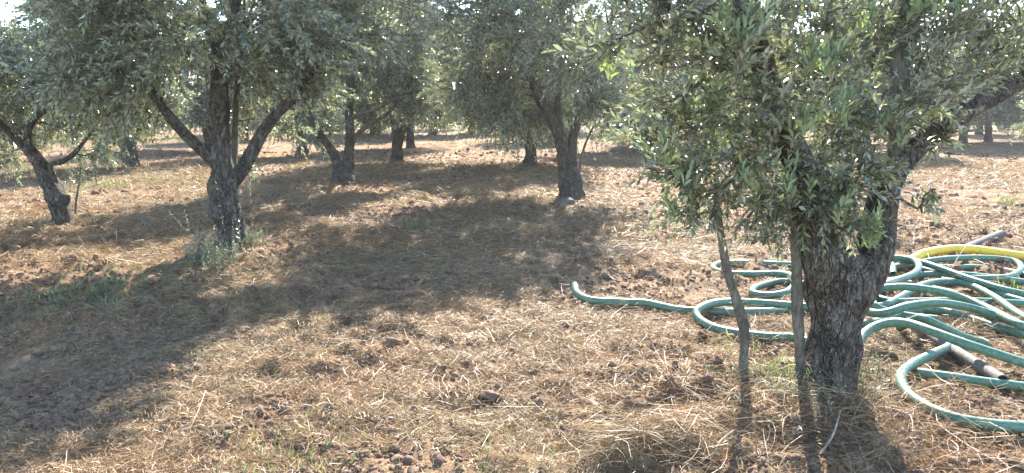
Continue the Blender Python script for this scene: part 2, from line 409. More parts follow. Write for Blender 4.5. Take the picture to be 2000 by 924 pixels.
def build_tree(label, base, trunk, limbs, blobs, seed, twigs_per=26, nl=22, leaf_len=0.062, twig_len=0.34, droop=0.25, tmpl=LEAF_F, aspect=0.24,
               sides=20, trunk_n=30, flare=0.5, rough=0.16, group=None, blossoms=0, big=0, name='olive_tree', centre=None, leaf_mat=None, stem_r=0.003, branch_r=0.014, rough_limbs=(), knots=()):
    r = np.random.default_rng(seed)
    root = thing(name, label, 'tree', base, group); b = np.array(base)
    V, F, P = limb_mesh(np.array([p[:3] for p in trunk]), [p[3] for p in trunk], sides, trunk_n, rough, seed, flare, 0.5)
    for (c, rad_, amp) in knots:                            # burls and hollows
        dv = V - np.array(c); w_ = np.exp(-(dv ** 2).sum(1) / rad_ ** 2)[:, None]
        ax = V - np.array([np.interp(V[:, 2], P[:, 2], P[:, k]) for k in range(3)]).T; ax[:, 2] = 0
        V = V + unit(ax) * w_ * amp
    V, F = cap(V, F, sides)
    Fq = F
    obj('trunk', mesh('trunk', V - b, Fq, True, M_BARK), root)
    pts = [P[len(P) // 2:]]
    for k, lm in enumerate(limbs):
        V, F, P = limb_mesh(np.array([p[:3] for p in lm]), [p[3] for p in lm], max(8, sides * 2 // 3), 22, rough * .55, seed + 3 + k)
        V, F = cap(V, F, max(8, sides * 2 // 3))
        obj('limb', mesh('limb', V - b, F, True, M_BARK if k in rough_limbs else M_LIMB), root)
        pts.append(P[4:])
    pts = np.vstack(pts)
    cen = np.array(centre) if centre is not None else blobs[:, :3].mean(0) - np.array([0, 0, .5])
    fr, (SV, SF) = crown(r, blobs, cen, pts, twigs_per, nl, leaf_len, twig_len, droop, tmpl, aspect, stem_r, branch_r)
    tag(obj('branches', mesh('branches', SV - b, SF, True, M_TWIG), root), kind='stuff')
    lm_ = leaf_mat or M_LEAF
    if big:                                                 # the leaves that show largest are objects of their own
        Pp, d, s, nn, ll = fr
        mid = Pp + d * ll[:, None] * .5 - np.array(cam.location)
        dist = np.linalg.norm(mid, axis=1); vd = mid / dist[:, None]
        cz = mid[:, 1] * math.cos(PITCH) - mid[:, 2] * math.sin(PITCH)
        inview = (np.abs(mid[:, 0] / cz) < 0.68) & (np.abs((mid[:, 2] * math.cos(PITCH) + mid[:, 1] * math.sin(PITCH)) / cz) < 0.31)
        score = np.where(inview, ll * np.abs((nn * vd).sum(1)) * np.sqrt(1 - (d * vd).sum(1) ** 2) / dist ** 2, 0)
        idx = np.argsort(-score)[:big]
        lme = mesh('leaf', LEAF_N[0] * np.array([1, aspect, 1]), LEAF_N[1], True, lm_)
        for i in idx:
            o = obj('leaf', lme, root)
            M = Matrix.Identity(4)
            for a_, v_ in enumerate((d[i], s[i], nn[i])):
                for c_ in range(3): M[c_][a_] = v_[c_] * ll[i]
            for c_ in range(3): M[c_][3] = Pp[i][c_] - b[c_]
            o.matrix_local = M
        keep = np.ones(len(ll), bool); keep[idx] = False
        fr = tuple(q[keep] for q in fr)
    LV, LF = leaves_mesh(*fr, tmpl, aspect)
    tag(obj('foliage', mesh('foliage', LV - b, LF, True, lm_), root), kind='stuff')
    if blossoms:
        Pp, d, s, nn, ll = fr
        i = r.choice(len(ll), blossoms, replace=False); m = 8
        cpos = Pp[i][:, None, :] + (d[i] * .5 + nn[i] * .8)[:, None, :] * r.uniform(.004, .035, (blossoms, m, 1)) + r.normal(0, .006, (blossoms, m, 3))
        q = cpos.reshape(-1, 3); sz = 0.0062 * r.uniform(.6, 1.3, len(q))
        e = unit(r.normal(size=(len(q), 3))); f_ = unit(np.cross(e, r.normal(size=(len(q), 3)))); g_ = np.cross(e, f_)
        BV = np.stack([q + e * sz[:, None], q + f_ * sz[:, None], q - e * sz[:, None] * .6 - f_ * sz[:, None] * .6, q + g_ * sz[:, None]], 1).reshape(-1, 3)
        BF = (np.array([[0, 1, 3], [1, 2, 3], [2, 0, 3], [0, 2, 1]])[None] + (np.arange(len(q)) * 4)[:, None, None]).reshape(-1, 3)
        tag(obj('blossom', mesh('blossom', BV - b, BF, False, M_BLOSSOM), root), kind='stuff')
    return root
def px_path(pts, Y0=None):
    out = []
    for p in pts:
        q = at(p[0], p[1], p[2]); out.append((q[0], q[1], q[2], p[3]))
    return out
def proj(p):
    q = np.asarray(p) - np.array([0, 0, CAM_H]); f = q[..., 1] * math.cos(PITCH) - q[..., 2] * math.sin(PITCH); u = q[..., 1] * math.sin(PITCH) + q[..., 2] * math.cos(PITCH)
    return 1000 + FPX * q[..., 0] / f, 462 - FPX * u / f
def pruned(blobs, ymax, windows):                           # an open, vase-shaped crown: no clumps before the limbs
    px, py = proj(blobs[:, :3]); m = FPX / blobs[:, 1] * 0.22; k = np.ones(len(blobs), bool)
    for (a, b, c, d) in windows: k &= ~((blobs[:, 1] < ymax) & (px > a - m) & (px < b + m) & (py > c - m) & (py < d + m))
    return blobs[k]
def on_ground(px, py):
    g = gp(px, py); g[2] = float(height(g[0:1], g[1:2])[0]); return g

# ---- A: the near tree on the right
ga = on_ground(1612, 790); YA = ga[1]
trunkA = px_path([(1616, 825, YA, .19), (1618, 792, YA, .16), (1622, 745, YA, .134), (1627, 695, YA + .01, .122), (1633, 640, YA + .01, .124), (1641, 575, YA + .02, .150), (1649, 540, YA + .02, .166), (1652, 515, YA + .02, .165), (1654, 495, YA + .03, .13), (1655, 482, YA + .03, .06)])
limbsA = [px_path([(1634, 610, YA, .08), (1614, 530, YA - .02, .115), (1606, 480, YA - .02, .112), (1600, 435, YA - .02, .095), (1585, 380, YA - .06, .078), (1560, 320, YA - .15, .07), (1530, 250, YA - .25, .062), (1505, 180, YA - .35, .056), (1480, 90, YA - .45, .05), (1450, -20, YA - .5, .04), (1420, -160, YA - .5, .03)]),
          px_path([(1662, 600, YA, .08), (1688, 540, YA + .01, .105), (1704, 490, YA + .02, .105), (1714, 440, YA + .04, .082), (1722, 395, YA + .05, .074), (1740, 345, YA + .06, .074), (1788, 287, YA + .08, .06), (1850, 240, YA + .12, .052), (1910, 203, YA + .16, .048), (1985, 163, YA + .2, .044), (2090, 100, YA + .3, .036), (2180, 20, YA + .4, .026)]),
          px_path([(1735, 355, YA + .06, .06), (1752, 310, YA + .08, .055), (1757, 240, YA + .1, .05), (1757, 150, YA + .1, .046), (1760, 60, YA + .12, .043), (1766, -50, YA + .15, .038), (1790, -190, YA + .2, .03)]),
          px_path([(1600, 430, YA, .05), (1640, 360, YA + .3, .045), (1660, 250, YA + .6, .04), (1640, 120, YA + .8, .03), (1620, -40, YA + .9, .022)])]
blobsA = []
for (px, py, dY, rad) in [
    # left edge and the hanging skirt above the suckers
    (1330, 330, -.25, .24), (1400, 370, -.15, .24), (1345, 405, -.2, .17), (1440, 300, -.3, .27), (1480, 390, -.1, .23), (1540, 420, -.05, .2),
    (1390, 240, -.45, .28), (1320, 195, -.5, .22), (1270, 90, -.6, .2), (1170, 90, -.6, .13), (1180, -60, -.7, .2), (1300, 20, -.6, .26),
    (1370, 120, -.55, .3), (1400, 0, -.5, .34), (1500, 70, -.5, .3), (1480, 190, -.5, .26), (1560, 330, -.15, .26), (1550, 220, -.1, .28), (1600, 140, -.3, .3), (1620, 20, -.4, .34),
    (1630, 260, .2, .28), (1650, 370, -.2, .22), (1665, 440, -.22, .17), (1600, 390, -.2, .2), (1700, 230, -.15, .25), (1700, 120, .3, .3), (1720, 30, .2, .32), (1690, 320, -.1, .2),
    (1800, 60, .1, .3), (1850, 150, -.1, .25), (1790, 200, -.05, .24), (1880, 20, .3, .32), (1940, 100, .2, .28), (1990, 40, .2, .3), (2060, 120, .4, .3), (1830, 260, .15, .17), (1900, 110, .5, .3),
    (1440, 120, .5, .32), (1350, 60, .5, .32), (1540, 20, .6, .34), (1480, 280, .35, .28), (1260, 260, .1, .2), (1700, -20, .7, .34), (1810, -60, .6, .34),
    (1280, -120, -.3, .34), (1450, -140, -.3, .36), (1600, -160, -.1, .36), (1750, -150, .1, .36), (1900, -130, .2, .36), (2100, -20, .3, .34), (1520, -300, .1, .4), (1700, -320, .2, .4), (1880, -280, .3, .38)]:
    q = at(px, py, YA + dY); blobsA.append((*q, rad * 0.92))
q = at(1812, 385, YA - .1); blobsA.append((*q, .10))
q = at(1503, 458, YA - .05); blobsA.append((*q, .11))
rootA = build_tree('near olive tree with thick gnarled trunk and two suckers beside the green hoses', ga, trunkA, limbsA, np.array(blobsA), 21, twigs_per=110, nl=18, leaf_len=0.060,
                   twig_len=0.22, droop=0.04, tmpl=LEAF_M, aspect=0.33, sides=56, trunk_n=110, flare=0.45, rough=0.2, blossoms=1800, big=300, centre=at(1640, 200, YA), stem_r=0.0022, branch_r=0.013, rough_limbs=(0, 1), knots=[(at(1572, 562, YA - .08), .075, .06), (at(1600, 600, YA - .14), .06, -.02), (at(1690, 640, YA - .1), .09, -.03), (at(1640, 570, YA - .15), .07, .03), (at(1660, 720, YA - .12), .08, -.025), (at(1590, 760, YA - .12), .08, .03), (at(1725, 520, YA), .07, .02)])
for k, pts in enumerate(([(1447, 792, 0, .034), (1452, 720, 0, .026), (1454, 650, 0, .025), (1440, 590, 0, .027), (1421, 530, 0, .022), (1410, 470, 0, .022), (1402, 415, 0, .018), (1398, 340, -.05, .014)],
                         [(1560, 800, 0, .042), (1563, 740, 0, .033), (1561, 660, 0, .028), (1556, 580, 0, .027), (1556, 500, 0, .027), (1553, 430, 0, .025), (1548, 360, -.05, .02)])):
    y0 = gp(pts[0][0], pts[0][1] - 8)[1]
    pp = px_path([(a, b_, y0 + c, d) for a, b_, c, d in pts])
    V, F, _ = limb_mesh(np.array([p[:3] for p in pp]), [p[3] for p in pp], 14, 60, .2, 60 + k)
    obj('sucker', mesh('sucker', V - ga, F, True, M_LIMB), rootA)

r = np.random.default_rng(71); Bs = []
for (px, py, dY, n) in ((1395, 205, -.5, 7), (1350, 225, -.5, 6), (1405, 285, -.42, 7), (1300, 310, -.4, 5), (1330, 350, -.35, 5), (1600, 130, -.5, 8), (1470, 60, -.7, 6), (1690, 60, -.3, 7), (1310, 420, -.3, 4), (1730, 240, -.2, 6), (1420, 80, -.7, 6), (1640, 230, -.45, 6), (1565, 260, -.5, 6), (1190, 150, -.6, 4), (1800, 20, -.1, 7), (1900, 30, 0, 6), (1490, 330, -.4, 6), (1560, 380, -.35, 5), (1690, 470, -.22, 7), (1640, 420, -.3, 6)):
    for _ in range(n): Bs.append(at(px + r.normal(0, 16), py + 18 + r.normal(0, 14), YA + dY + r.normal(0, .06)))
Bs = np.array(Bs); Ds = unit(r.normal(0, .33, (len(Bs), 3)) + np.array([0, 0, 1])); Ls = r.uniform(.09, .2, len(Bs))
fr = twig_leaves(r, Bs, Ds, Ls, 12, .062, 0.02, spread=(.35, .8), up=.2); LV, LF = leaves_mesh(*fr, LEAF_N, .3)
tag(obj('fresh_shoots', mesh('fresh_shoots', LV - ga, LF, True, M_SHOOT), rootA), 'pale green fresh upright shoots', kind='stuff')
# ---- B: the left tree in the middle ground
gb = on_ground(458, 500); YB = gb[1]
trunkB = px_path([(468, 520, YB, .19), (465, 500, YB, .172), (459, 480, YB, .16), (448, 440, YB, .152), (440, 400, YB, .152), (438, 350, YB, .15), (435, 310, YB, .115), (432, 260, YB, .1), (430, 200, YB, .09), (428, 140, YB, .083), (431, 95, YB, .075)])
limbsB = [px_path([(432, 120, YB, .06), (418, 75, YB, .05), (404, 42, YB, .042), (392, -10, YB + .1, .035), (370, -80, YB + .2, .025)]),
          px_path([(430, 115, YB, .065), (444, 65, YB - .03, .055), (458, 25, YB - .05, .05), (470, -50, YB - .1, .038), (490, -140, YB - .1, .026)]),
          px_path([(432, 330, YB, .07), (412, 308, YB - .05, .068), (390, 288, YB - .1, .06), (355, 255, YB - .2, .058), (322, 215, YB - .3, .05), (296, 180, YB - .35, .045), (255, 120, YB - .4, .036), (210, 60, YB - .4, .026)]),
          px_path([(445, 365, YB, .085), (468, 338, YB + .03, .082), (490, 303, YB + .06, .068), (514, 258, YB + .1, .06), (545, 218, YB + .12, .054), (582, 182, YB + .15, .046), (625, 120, YB + .2, .036), (660, 50, YB + .2, .026)]),
          px_path([(452, 370, YB + .15, .035), (458, 300, YB + .3, .034), (460, 230, YB + .4, .032), (465, 150, YB + .5, .028), (480, 60, YB + .6, .02)])]
rB = np.random.default_rng(5)
blobsB = blob_shell(rB, at(395, 20, YB) + np.array([0, 0, .15]), (1.75, 1.7, 1.45), 72, .36, .5, 1.55, .45)
blobsB = pruned(blobsB, YB + .25, [(372, 492, -30, 320), (295, 580, 180, 330)])
extra = [at(px, py, YB + dy) for px, py, dy in ((250, 150, -.7), (190, 120, -.3), (150, 160, 0), (300, 110, -.9), (600, 150, .2), (560, 90, -.6), (640, 90, 0), (520, 130, -.4), (340, 60, -1.1), (450, 40, -1.2), (100, 110, -.2), (570, 250, .9), (480, 330, 1.2))]
blobsB = np.vstack([blobsB, [(*p, .36) for p in extra[:-2]], [(*p, .22) for p in extra[-2:]], [(-1.3, 8.6, 2.35, .4), (-1.2, 9.0, 2.75, .42), (-1.0, 9.4, 3.15, .42), (-1.55, 8.4, 2.75, .42), (-1.4, 8.9, 3.25, .42), (-1.5, 8.0, 2.3, .36)], [(*at(px, py, YB + dy), .42) for px, py, dy in ((655, 0, 0), (705, -70, .2), (690, -150, -.3), (640, -230, 0), (735, -180, .4), (670, -90, .7), (640, -300, .5), (730, -40, .6), (730, -260, -.1), (760, -120, .1))]])
rootB = build_tree('left middle olive tree with three spreading limbs and leafy shoots at its foot', gb, trunkB, limbsB, blobsB, 33, twigs_per=50, nl=24, leaf_len=0.077, twig_len=0.30, droop=0.2,
                   aspect=0.36, sides=32, trunk_n=60, flare=0.2, rough=0.2, rough_limbs=(0, 1, 2, 3))
def shoots(root, base, spots, seed, leaf_len=0.04, name='basal_shoots', nl=26):
    r = np.random.default_rng(seed); Bs, Ds, Ls = [], [], []
    for (p, n, spread, L) in spots:
        for _ in range(n):
            o = r.normal(0, spread, 2); z = float(height(np.array([p[0] + o[0]]), np.array([p[1] + o[1]]))[0]) if p[2] is None else p[2]
            Bs.append((p[0] + o[0], p[1] + o[1], z)); Ds.append((r.normal(0, .28), r.normal(0, .28), 1)); Ls.append(L * r.uniform(.5, 1.2))
    B, D, Ln = np.array(Bs), unit(np.array(Ds)), np.array(Ls)
    fr = twig_leaves(r, B, D, Ln, nl, leaf_len, 0.05, up=.4)
    LV, LF = leaves_mesh(*fr, LEAF_F, .3)
    SV, SF = stems_mesh(B, D, Ln, 0.05, .004)
    b = np.array(base)
    f = tag(obj(name, mesh(name, LV - b, LF, True, M_LEAF), root), kind='stuff')
    tag(obj('shoot_stems', mesh('shoot_stems', SV - b, SF, True, M_TWIG), f), kind='stuff')
def gxy(px, py): g = gp(px, py); return (g[0], g[1], None)
shoots(rootA, ga, [(gxy(1490, 790), 40, .1, .1), (gxy(1560, 795), 50, .09, .13), (gxy(1640, 800), 40, .1, .12), (gxy(1690, 760), 30, .06, .16), (gxy(1590, 840), 24, .1, .1), (gxy(1470, 700), 4, .02, .5)], 9, .028, nl=14)
shoots(rootB, gb, [(gxy(405, 525), 34, .11, .28), (gxy(425, 538), 24, .1, .24), (gxy(462, 522), 6, .05, .7), (gxy(398, 505), 4, .08, .7), (gxy(500, 505), 12, .05, .2)], 3)

# ---- C: the centre tree
gc = on_ground(1115, 392); YC = gc[1]
trunkC = px_path([(1117, 406, YC, .32), (1116, 394, YC, .27), (1114, 370, YC, .2), (1112, 350, YC, .165), (1110, 338, YC, .14), (1109, 330, YC, .08)])
limbsC = [px_path([(1107, 372, YC, .11), (1102, 330, YC, .098), (1097, 280, YC, .105), (1084, 245, YC - .05, .1), (1066, 212, YC - .1, .09), (1045, 175, YC - .15, .07), (1020, 110, YC - .2, .05), (1000, 30, YC - .2, .035)]),
          px_path([(1121, 374, YC, .1), (1119, 330, YC + .02, .085), (1117, 280, YC + .04, .075), (1124, 255, YC + .06, .068), (1135, 215, YC + .1, .055), (1160, 140, YC + .2, .045), (1190, 60, YC + .3, .03)]),
          px_path([(1128, 352, YC + .1, .03), (1134, 320, YC + .15, .026), (1142, 285, YC + .2, .022), (1160, 245, YC + .25, .015)]),
          px_path([(1100, 290, YC, .07), (1090, 220, YC + .3, .06), (1095, 120, YC + .5, .05), (1100, 20, YC + .6, .035)])]
blobsC = pruned(blob_shell(np.random.default_rng(8), at(1070, 35, YC), (2.0, 1.9, 1.85), 78, .4, .56, 1.0, .45), YC + .3, [(1060, 1140, 225, 340)])
blobsC = np.vstack([blobsC, [(*at(px, py, YC + dy), .34) for px, py, dy in ((1180, 245, .3), (1200, 215, -.3), (1165, 200, -.6), (1020, 240, .8), (990, 190, 0), (940, 130, 0), (1235, 180, .2))], [(*at(px, py, YC + dy), .5) for px, py, dy in ((930, -40, 0), (960, -190, -.2), (1010, -230, .2), (1230, -40, 0), (1240, -130, .2))]])
rootC = build_tree('central olive tree with split double stem on swollen base and a stone at its foot', gc, trunkC, limbsC, blobsC, 44, twigs_per=37, nl=22, leaf_len=0.088, twig_len=0.36, droop=.28, sides=28, trunk_n=34, flare=.3, rough=.22, aspect=.36, rough_limbs=(0, 1))

# ---- D: two-stemmed tree left of centre
gd = on_ground(673, 364); YD = gd[1]
trunkD = px_path([(675, 374, YD, .31), (674, 363, YD, .27), (671, 340, YD, .21), (669, 326, YD, .17), (667, 318, YD, .1)])
limbsD = [px_path([(665, 345, YD, .13), (656, 308, YD, .1), (645, 290, YD, .075), (630, 268, YD - .1, .06), (605, 225, YD - .1, .045), (590, 160, YD, .03)]),
          px_path([(678, 348, YD, .14), (681, 305, YD, .11), (684, 270, YD, .09), (683, 235, YD, .085), (681, 195, YD, .075), (690, 130, YD, .06), (700, 50, YD, .04)]),
          px_path([(684, 283, YD, .06), (695, 266, YD + .05, .05), (715, 248, YD + .1, .046), (740, 233, YD + .12, .04), (765, 215, YD + .15, .03), (800, 170, YD + .2, .02)]),
          px_path([(683, 232, YD, .04), (705, 222, YD - .1, .035), (735, 214, YD - .2, .03), (775, 190, YD - .3, .02)])]
blobsD = pruned(blob_shell(np.random.default_rng(9), at(705, 60, YD), (1.7, 1.6, 1.75), 58, .4, .55, 1.1, .4), YD + .3, [(650, 750, 205, 310)])
blobsD = np.vstack([blobsD, [(*at(px, py, YD + dy), .36) for px, py, dy in ((610, 270, 0), (640, 250, .3), (590, 230, .2), (770, 190, .2), (800, 210, 0), (820, 150, 0), (740, 160, -.4))]])
rootD = build_tree('olive tree with forked trunk and long branch reaching right, left of centre', gd, trunkD, limbsD, blobsD, 55, twigs_per=38, nl=20, leaf_len=0.095, twig_len=.38, droop=.28, sides=24, trunk_n=24, flare=.3, rough=.2, aspect=.36, rough_limbs=(0, 1))

# ---- E: leaning tree at the far left
ge = on_ground(121, 446); YE = ge[1]
trunkE = px_path([(123, 456, YE, .17), (122, 444, YE, .13), (118, 410, YE, .105), (110, 382, YE, .1), (95, 350, YE, .092), (80, 326, YE, .085), (62, 300, YE, .075), (55, 285, YE, .05)])
limbsE = [px_path([(66, 308, YE, .055), (45, 285, YE, .05), (22, 262, YE - .1, .045), (-10, 232, YE - .2, .04), (-60, 180, YE - .3, .03)]),
          px_path([(62, 302, YE, .05), (53, 272, YE, .045), (60, 245, YE, .042), (75, 225, YE, .038), (100, 208, YE, .035), (140, 170, YE, .028)]),
          px_path([(108, 372, YE, .055), (105, 345, YE, .045), (98, 322, YE, .038), (118, 317, YE, .032), (138, 306, YE, .03), (155, 288, YE, .026), (185, 250, YE, .02)]),
          px_path([(122, 400, YE, .05), (129, 388, YE - .02, .055), (130, 380, YE - .02, .03)])]
blobsE = pruned(blob_shell(np.random.default_rng(10), at(70, 100, YE), (1.75, 1.6, 1.4), 54, .36, .5, 1.3, .4), YE + .2, [(20, 150, 225, 340)])
blobsE = pruned(blobsE, 99, [(-300, 40, -300, 30)])
blobsE = np.vstack([blobsE, [(*at(px, py, YE + dy), .28) for px, py, dy in ((170, 240, .2), (215, 270, .2), (150, 200, -.2), (10, 300, .3), (-20, 270, 0), (190, 300, .4), (120, 250, .4))]])
rootE = build_tree('small crooked olive tree leaning left, thin sapling beside its foot', ge, trunkE, limbsE, blobsE, 66, twigs_per=50, nl=22, leaf_len=.076, twig_len=.34, droop=.28, sides=20, trunk_n=34, flare=.35, rough=.25, aspect=.36, rough_limbs=(0, 1, 2, 3))

# sapling next to it
gs = on_ground(148, 430); YS = gs[1]
sap = thing('olive_sapling', 'thin upright olive sapling beside the crooked leaning tree', 'sapling', gs)
sp = px_path([(147, 436, YS, .018), (148, 400, YS, .016), (153, 365, YS, .013), (158, 330, YS, .011), (157, 300, YS, .008)])
V, F, _ = limb_mesh(np.array([p[:3] for p in sp]), [p[3] for p in sp], 8, 20, .1, 3)
obj('stem', mesh('stem', V - gs, F, True, M_LIMB), sap)
r = np.random.default_rng(2); B = np.vstack([at(*p, YS) + r.normal(0, .05, (14, 3)) for p in ((157, 300), (158, 325), (152, 345), (150, 372))]); D = unit(r.normal(size=(len(B), 3)) + np.array([0, 0, .5]))
fr = twig_leaves(r, B, D, np.full(len(B), .22), 16, .05, .2); LV, LF = leaves_mesh(*fr, LEAF_F, .26)
tag(obj('foliage', mesh('foliage', LV - gs, LF, True, M_LEAF), sap), kind='stuff')

# ---- background trees: three kinds, copied
def generic(seed, lean, crown_c, crown_r, zmin, nblob, trunk_h, rt):
    r = np.random.default_rng(seed)
    trunk = [(0, 0, -.08, rt * 1.35), (0, 0, .05, rt * 1.15), (lean * .2, 0, trunk_h * .4, rt), (lean * .5, 0, trunk_h * .75, rt * 1.02), (lean * .8, 0, trunk_h, rt * .7), (lean, 0, trunk_h * 1.15, rt * .4)]
    limbs = []
    for k in range(3):
        a = k * 2.1 + seed; ex = np.array([math.cos(a), math.sin(a), 0])
        p0 = np.array([lean * .5, 0, trunk_h * .7]); p1 = p0 + ex * .25 + np.array([0, 0, .5]); p2 = p0 + ex * .65 + np.array([0, 0, 1.15]); p3 = p0 + ex * 1.1 + np.array([0, 0, 1.9])
        limbs.append([(*p0, rt * .55), (*p1, rt * .45), (*p2, rt * .35), (*p3, rt * .18)])
    blobs = blob_shell(r, crown_c, crown_r, nblob, .42, .6, zmin, .4)
    return build_tree('kind', (0, 0, 0), trunk, limbs, blobs, seed, twigs_per=32, nl=18, leaf_len=.12, twig_len=.4, droop=.3, sides=16, trunk_n=16, flare=.35, rough=.25, aspect=.38, rough_limbs=(0, 1, 2))
KINDS = [generic(101, .15, (0.1, 0, 2.55), (2.0, 2.0, 1.95), 1.05, 70, 1.0, .15), generic(102, -.2, (-.1, 0, 2.7), (1.9, 1.9, 2.0), 1.25, 66, 1.2, .155), generic(103, .05, (0, 0, 2.45), (2.2, 2.1, 1.95), .8, 74, .9, .14)]
used = [False] * 3
def plant(kind, px, py, scale, rz, label, group=None):
    g = on_ground(px, py)
    o = KINDS[kind] if not used[kind] else copy_tree(KINDS[kind]); used[kind] = True
    o.location = g; o.rotation_euler = (0, 0, rz); o.scale = (scale,) * 3
    o['label'] = label
    if group: o['group'] = group
    return o
plant(1, 258, 331, 1.0, .6, 'short leaning olive trunk behind the crooked tree, left of the left middle tree')
plant(0, 590, 302, .95, 2.0, 'olive tree with pale short trunk just behind the forked tree, to its left')
plant(1, 775, 321, .95, 2.9, 'olive with narrow upright trunk and dry twigs at its foot, right of the forked tree')
plant(2, 1036, 325, 1.0, .9, 'olive with bulbous dark trunk directly behind the central tree, low skirt of leaves')
plant(0, 803, 291, 1.0, 4.0, 'olive with short stout trunk just behind the narrow upright one')
plant(2, 1245, 297, 1.05, 3.3, 'olive with low drooping grey skirt right of the central tree')
plant(1, 1300, 283, 1.0, 5.0, 'olive with dark thick trunk half hidden by the near tree left edge')
plant(0, 922, 264, 1.0, 1.2, 'distant olive with slim trunk standing alone in the gap at picture centre')
plant(2, 730, 266, 1.0, 2.2, 'distant olive seen under the long branch of the forked tree')
plant(1, 846, 264, 1.0, .2, 'distant olive left of the slim central one')
plant(2, 1880, 285, 1.05, 3.9, 'dense olive with hanging skirt below the near tree right limb')
plant(2, 2010, 283, 1.05, 5.2, 'olive at the right edge behind the sunlit clearing')
plant(0, 2120, 330, 1.0, 1.0, 'olive cut by the right edge of the picture')
plant(2, 20, 322, .8, 2.5, 'olive behind the crooked tree at the left edge')
plant(2, 408, 293, 1.0, 1.5, 'olive seen between the left limb and stem of the left middle tree')
plant(2, 1480, 300, 1.0, 4.5, 'olive hidden behind the leafy left side of the near tree')
plant(0, 1690, 297, 1.0, 2.7, 'olive glimpsed through the near tree between its limbs')
rr = np.random.default_rng(77); nfar = 0
for row, yy in enumerate((31, 38, 46, 56)):
    half = 0.72 * yy + 2; nx = int(2 * half / 6.2)
    for k in range(nx + 1):
        x = -half + (k + .5 * (row % 2)) * 6.2 + rr.uniform(-.8, .8); y = yy + rr.uniform(-1.2, 1.2)
        kk = int(rr.integers(0, 3)); o = copy_tree(KINDS[kk])
        o.location = (x, y, float(height(np.array([x]), np.array([y]))[0])); o.rotation_euler = (0, 0, rr.uniform(0, 6.28)); o.scale = (rr.uniform(.82, 1.05),) * 3
        o['label'] = 'far grey-green olive tree in the rows at the back of the grove'; o['group'] = 'olive trees in the far rows'; nfar += 1

# ------------------------------------------------------------------ straw, clods, weeds
def ribbons(P0, ang, elev, L, w, curl, roll, segs):
    n = len(P0)
    d = np.stack([np.cos(ang) * np.cos(elev), np.sin(ang) * np.cos(elev), np.sin(elev)], 1)
    sd_ = np.stack([-np.sin(ang), np.cos(ang), 0 * ang], 1)
    upv = np.cross(d, sd_)
    sw = sd_ * np.cos(roll)[:, None] + upv * np.sin(roll)[:, None]
    V = np.zeros((n, segs + 1, 2, 3))
    for k in range(segs + 1):
        t = k / segs
        c = P0 + d * (L * (t - .5))[:, None] + sd_ * (curl[:, 0] * L * (t - .5) ** 2)[:, None] + np.array([0, 0, 1.0]) * (curl[:, 1] * L * (.25 - (t - .5) ** 2) * 2)[:, None]
        ww = w * (1 - .6 * abs(t - .4))
        V[:, k, 0] = c + sw * (ww / 2)[:, None]; V[:, k, 1] = c - sw * (ww / 2)[:, None]
    F = np.array([[2 * k, 2 * k + 1, 2 * k + 3, 2 * k + 2] for k in range(segs)])
    F = F[None] + (np.arange(n) * (segs + 1) * 2)[:, None, None]
    return V.reshape(-1, 3), F.reshape(-1, 4)
def scatter(r, y0, y1, dens, margin):
    ym = (y0 + y1) / 2
    half1 = 0.72 * y1 + margin
    n = int(dens * 2 * half1 * (y1 - y0))
    x = r.uniform(-half1, half1, n); y = r.uniform(y0, y1, n)
    k = np.abs(x) < 0.72 * y + margin
    return x[k], y[k]
def cover(x, y): return np.clip(2.3 * noise2(x * .8, y * .8, 21) * (.2 + noise2(x * 3.3, y * 3.3, 22)) - .32, .05, 1)
def strawbed(seed, y0, y1, dens, margin, Lr, wr, segs, stand=.12):
    r = np.random.default_rng(seed)
    x, y = scatter(r, y0, y1, dens, margin)
    m = cover(x, y)
    k = r.uniform(0, 1, len(x)) < m; x, y = x[k], y[k]; n = len(x)
    flow = 6.28 * noise2(x * .5, y * .5, 23) * 1.5
    ang = flow + r.normal(0, .9, n); elev = r.normal(0, .16, n)
    st = r.uniform(0, 1, n) < stand; elev[st] = r.uniform(.3, 1.3, st.sum())
    L = r.uniform(*Lr, n) * np.where(r.uniform(0, 1, n) < .1, 1.8, 1); L[st] *= .5
    w = r.uniform(*wr, n)
    z = height(x, y) + np.abs(np.sin(elev)) * L * .4 + r.exponential(.010, n) + .002
    return ribbons(np.stack([x, y, z], 1), ang, elev, L, w, np.stack([r.normal(0, .28, n), r.normal(.03, .12, n)], 1), r.uniform(-1.2, 1.2, n), segs)
Vn, Fn = strawbed(1, 1.6, 6.2, 1900, .8, (.03, .16), (.0013, .0027), 2)
Vm, Fm = strawbed(2, 6.2, 12.5, 1300, .8, (.05, .22), (.003, .0058), 1)
Vf, Ff = strawbed(3, 12.5, 32, 150, 1.5, (.08, .28), (.005, .011), 1)
# the heap in the foreground: long stalks combed over the crest
r = np.random.default_rng(4); n = 1000
hxx = HEAP[0] + r.normal(0, .17, n); hyy = HEAP[1] + np.abs(r.normal(0, .2, n)) - .035
Vh, Fh = ribbons(np.stack([hxx, hyy, height(hxx, hyy) + r.exponential(.015, n)], 1), r.normal(.1, .6, n), r.normal(0, .2, n), r.uniform(.08, .4, n), r.uniform(.0012, .0028, n),
                 np.stack([r.normal(0, .4, n), r.normal(.1, .15, n)], 1), r.uniform(-1.2, 1.2, n), 4)
n = 2200                                                    # long loose stalks round the near tree's foot
hxx = ga[0] + r.normal(-.1, .5, n); hyy = ga[1] - .35 + r.normal(0, .3, n)
Vh2, Fh2 = ribbons(np.stack([hxx, hyy, height(hxx, hyy) + r.exponential(.03, n)], 1), r.uniform(0, 6.28, n), r.normal(0, .25, n), r.uniform(.08, .4, n), r.uniform(.0014, .0032, n),
                   np.stack([r.normal(0, .6, n), r.normal(.1, .25, n)], 1), r.uniform(-1.2, 1.2, n), 4)
n = 260
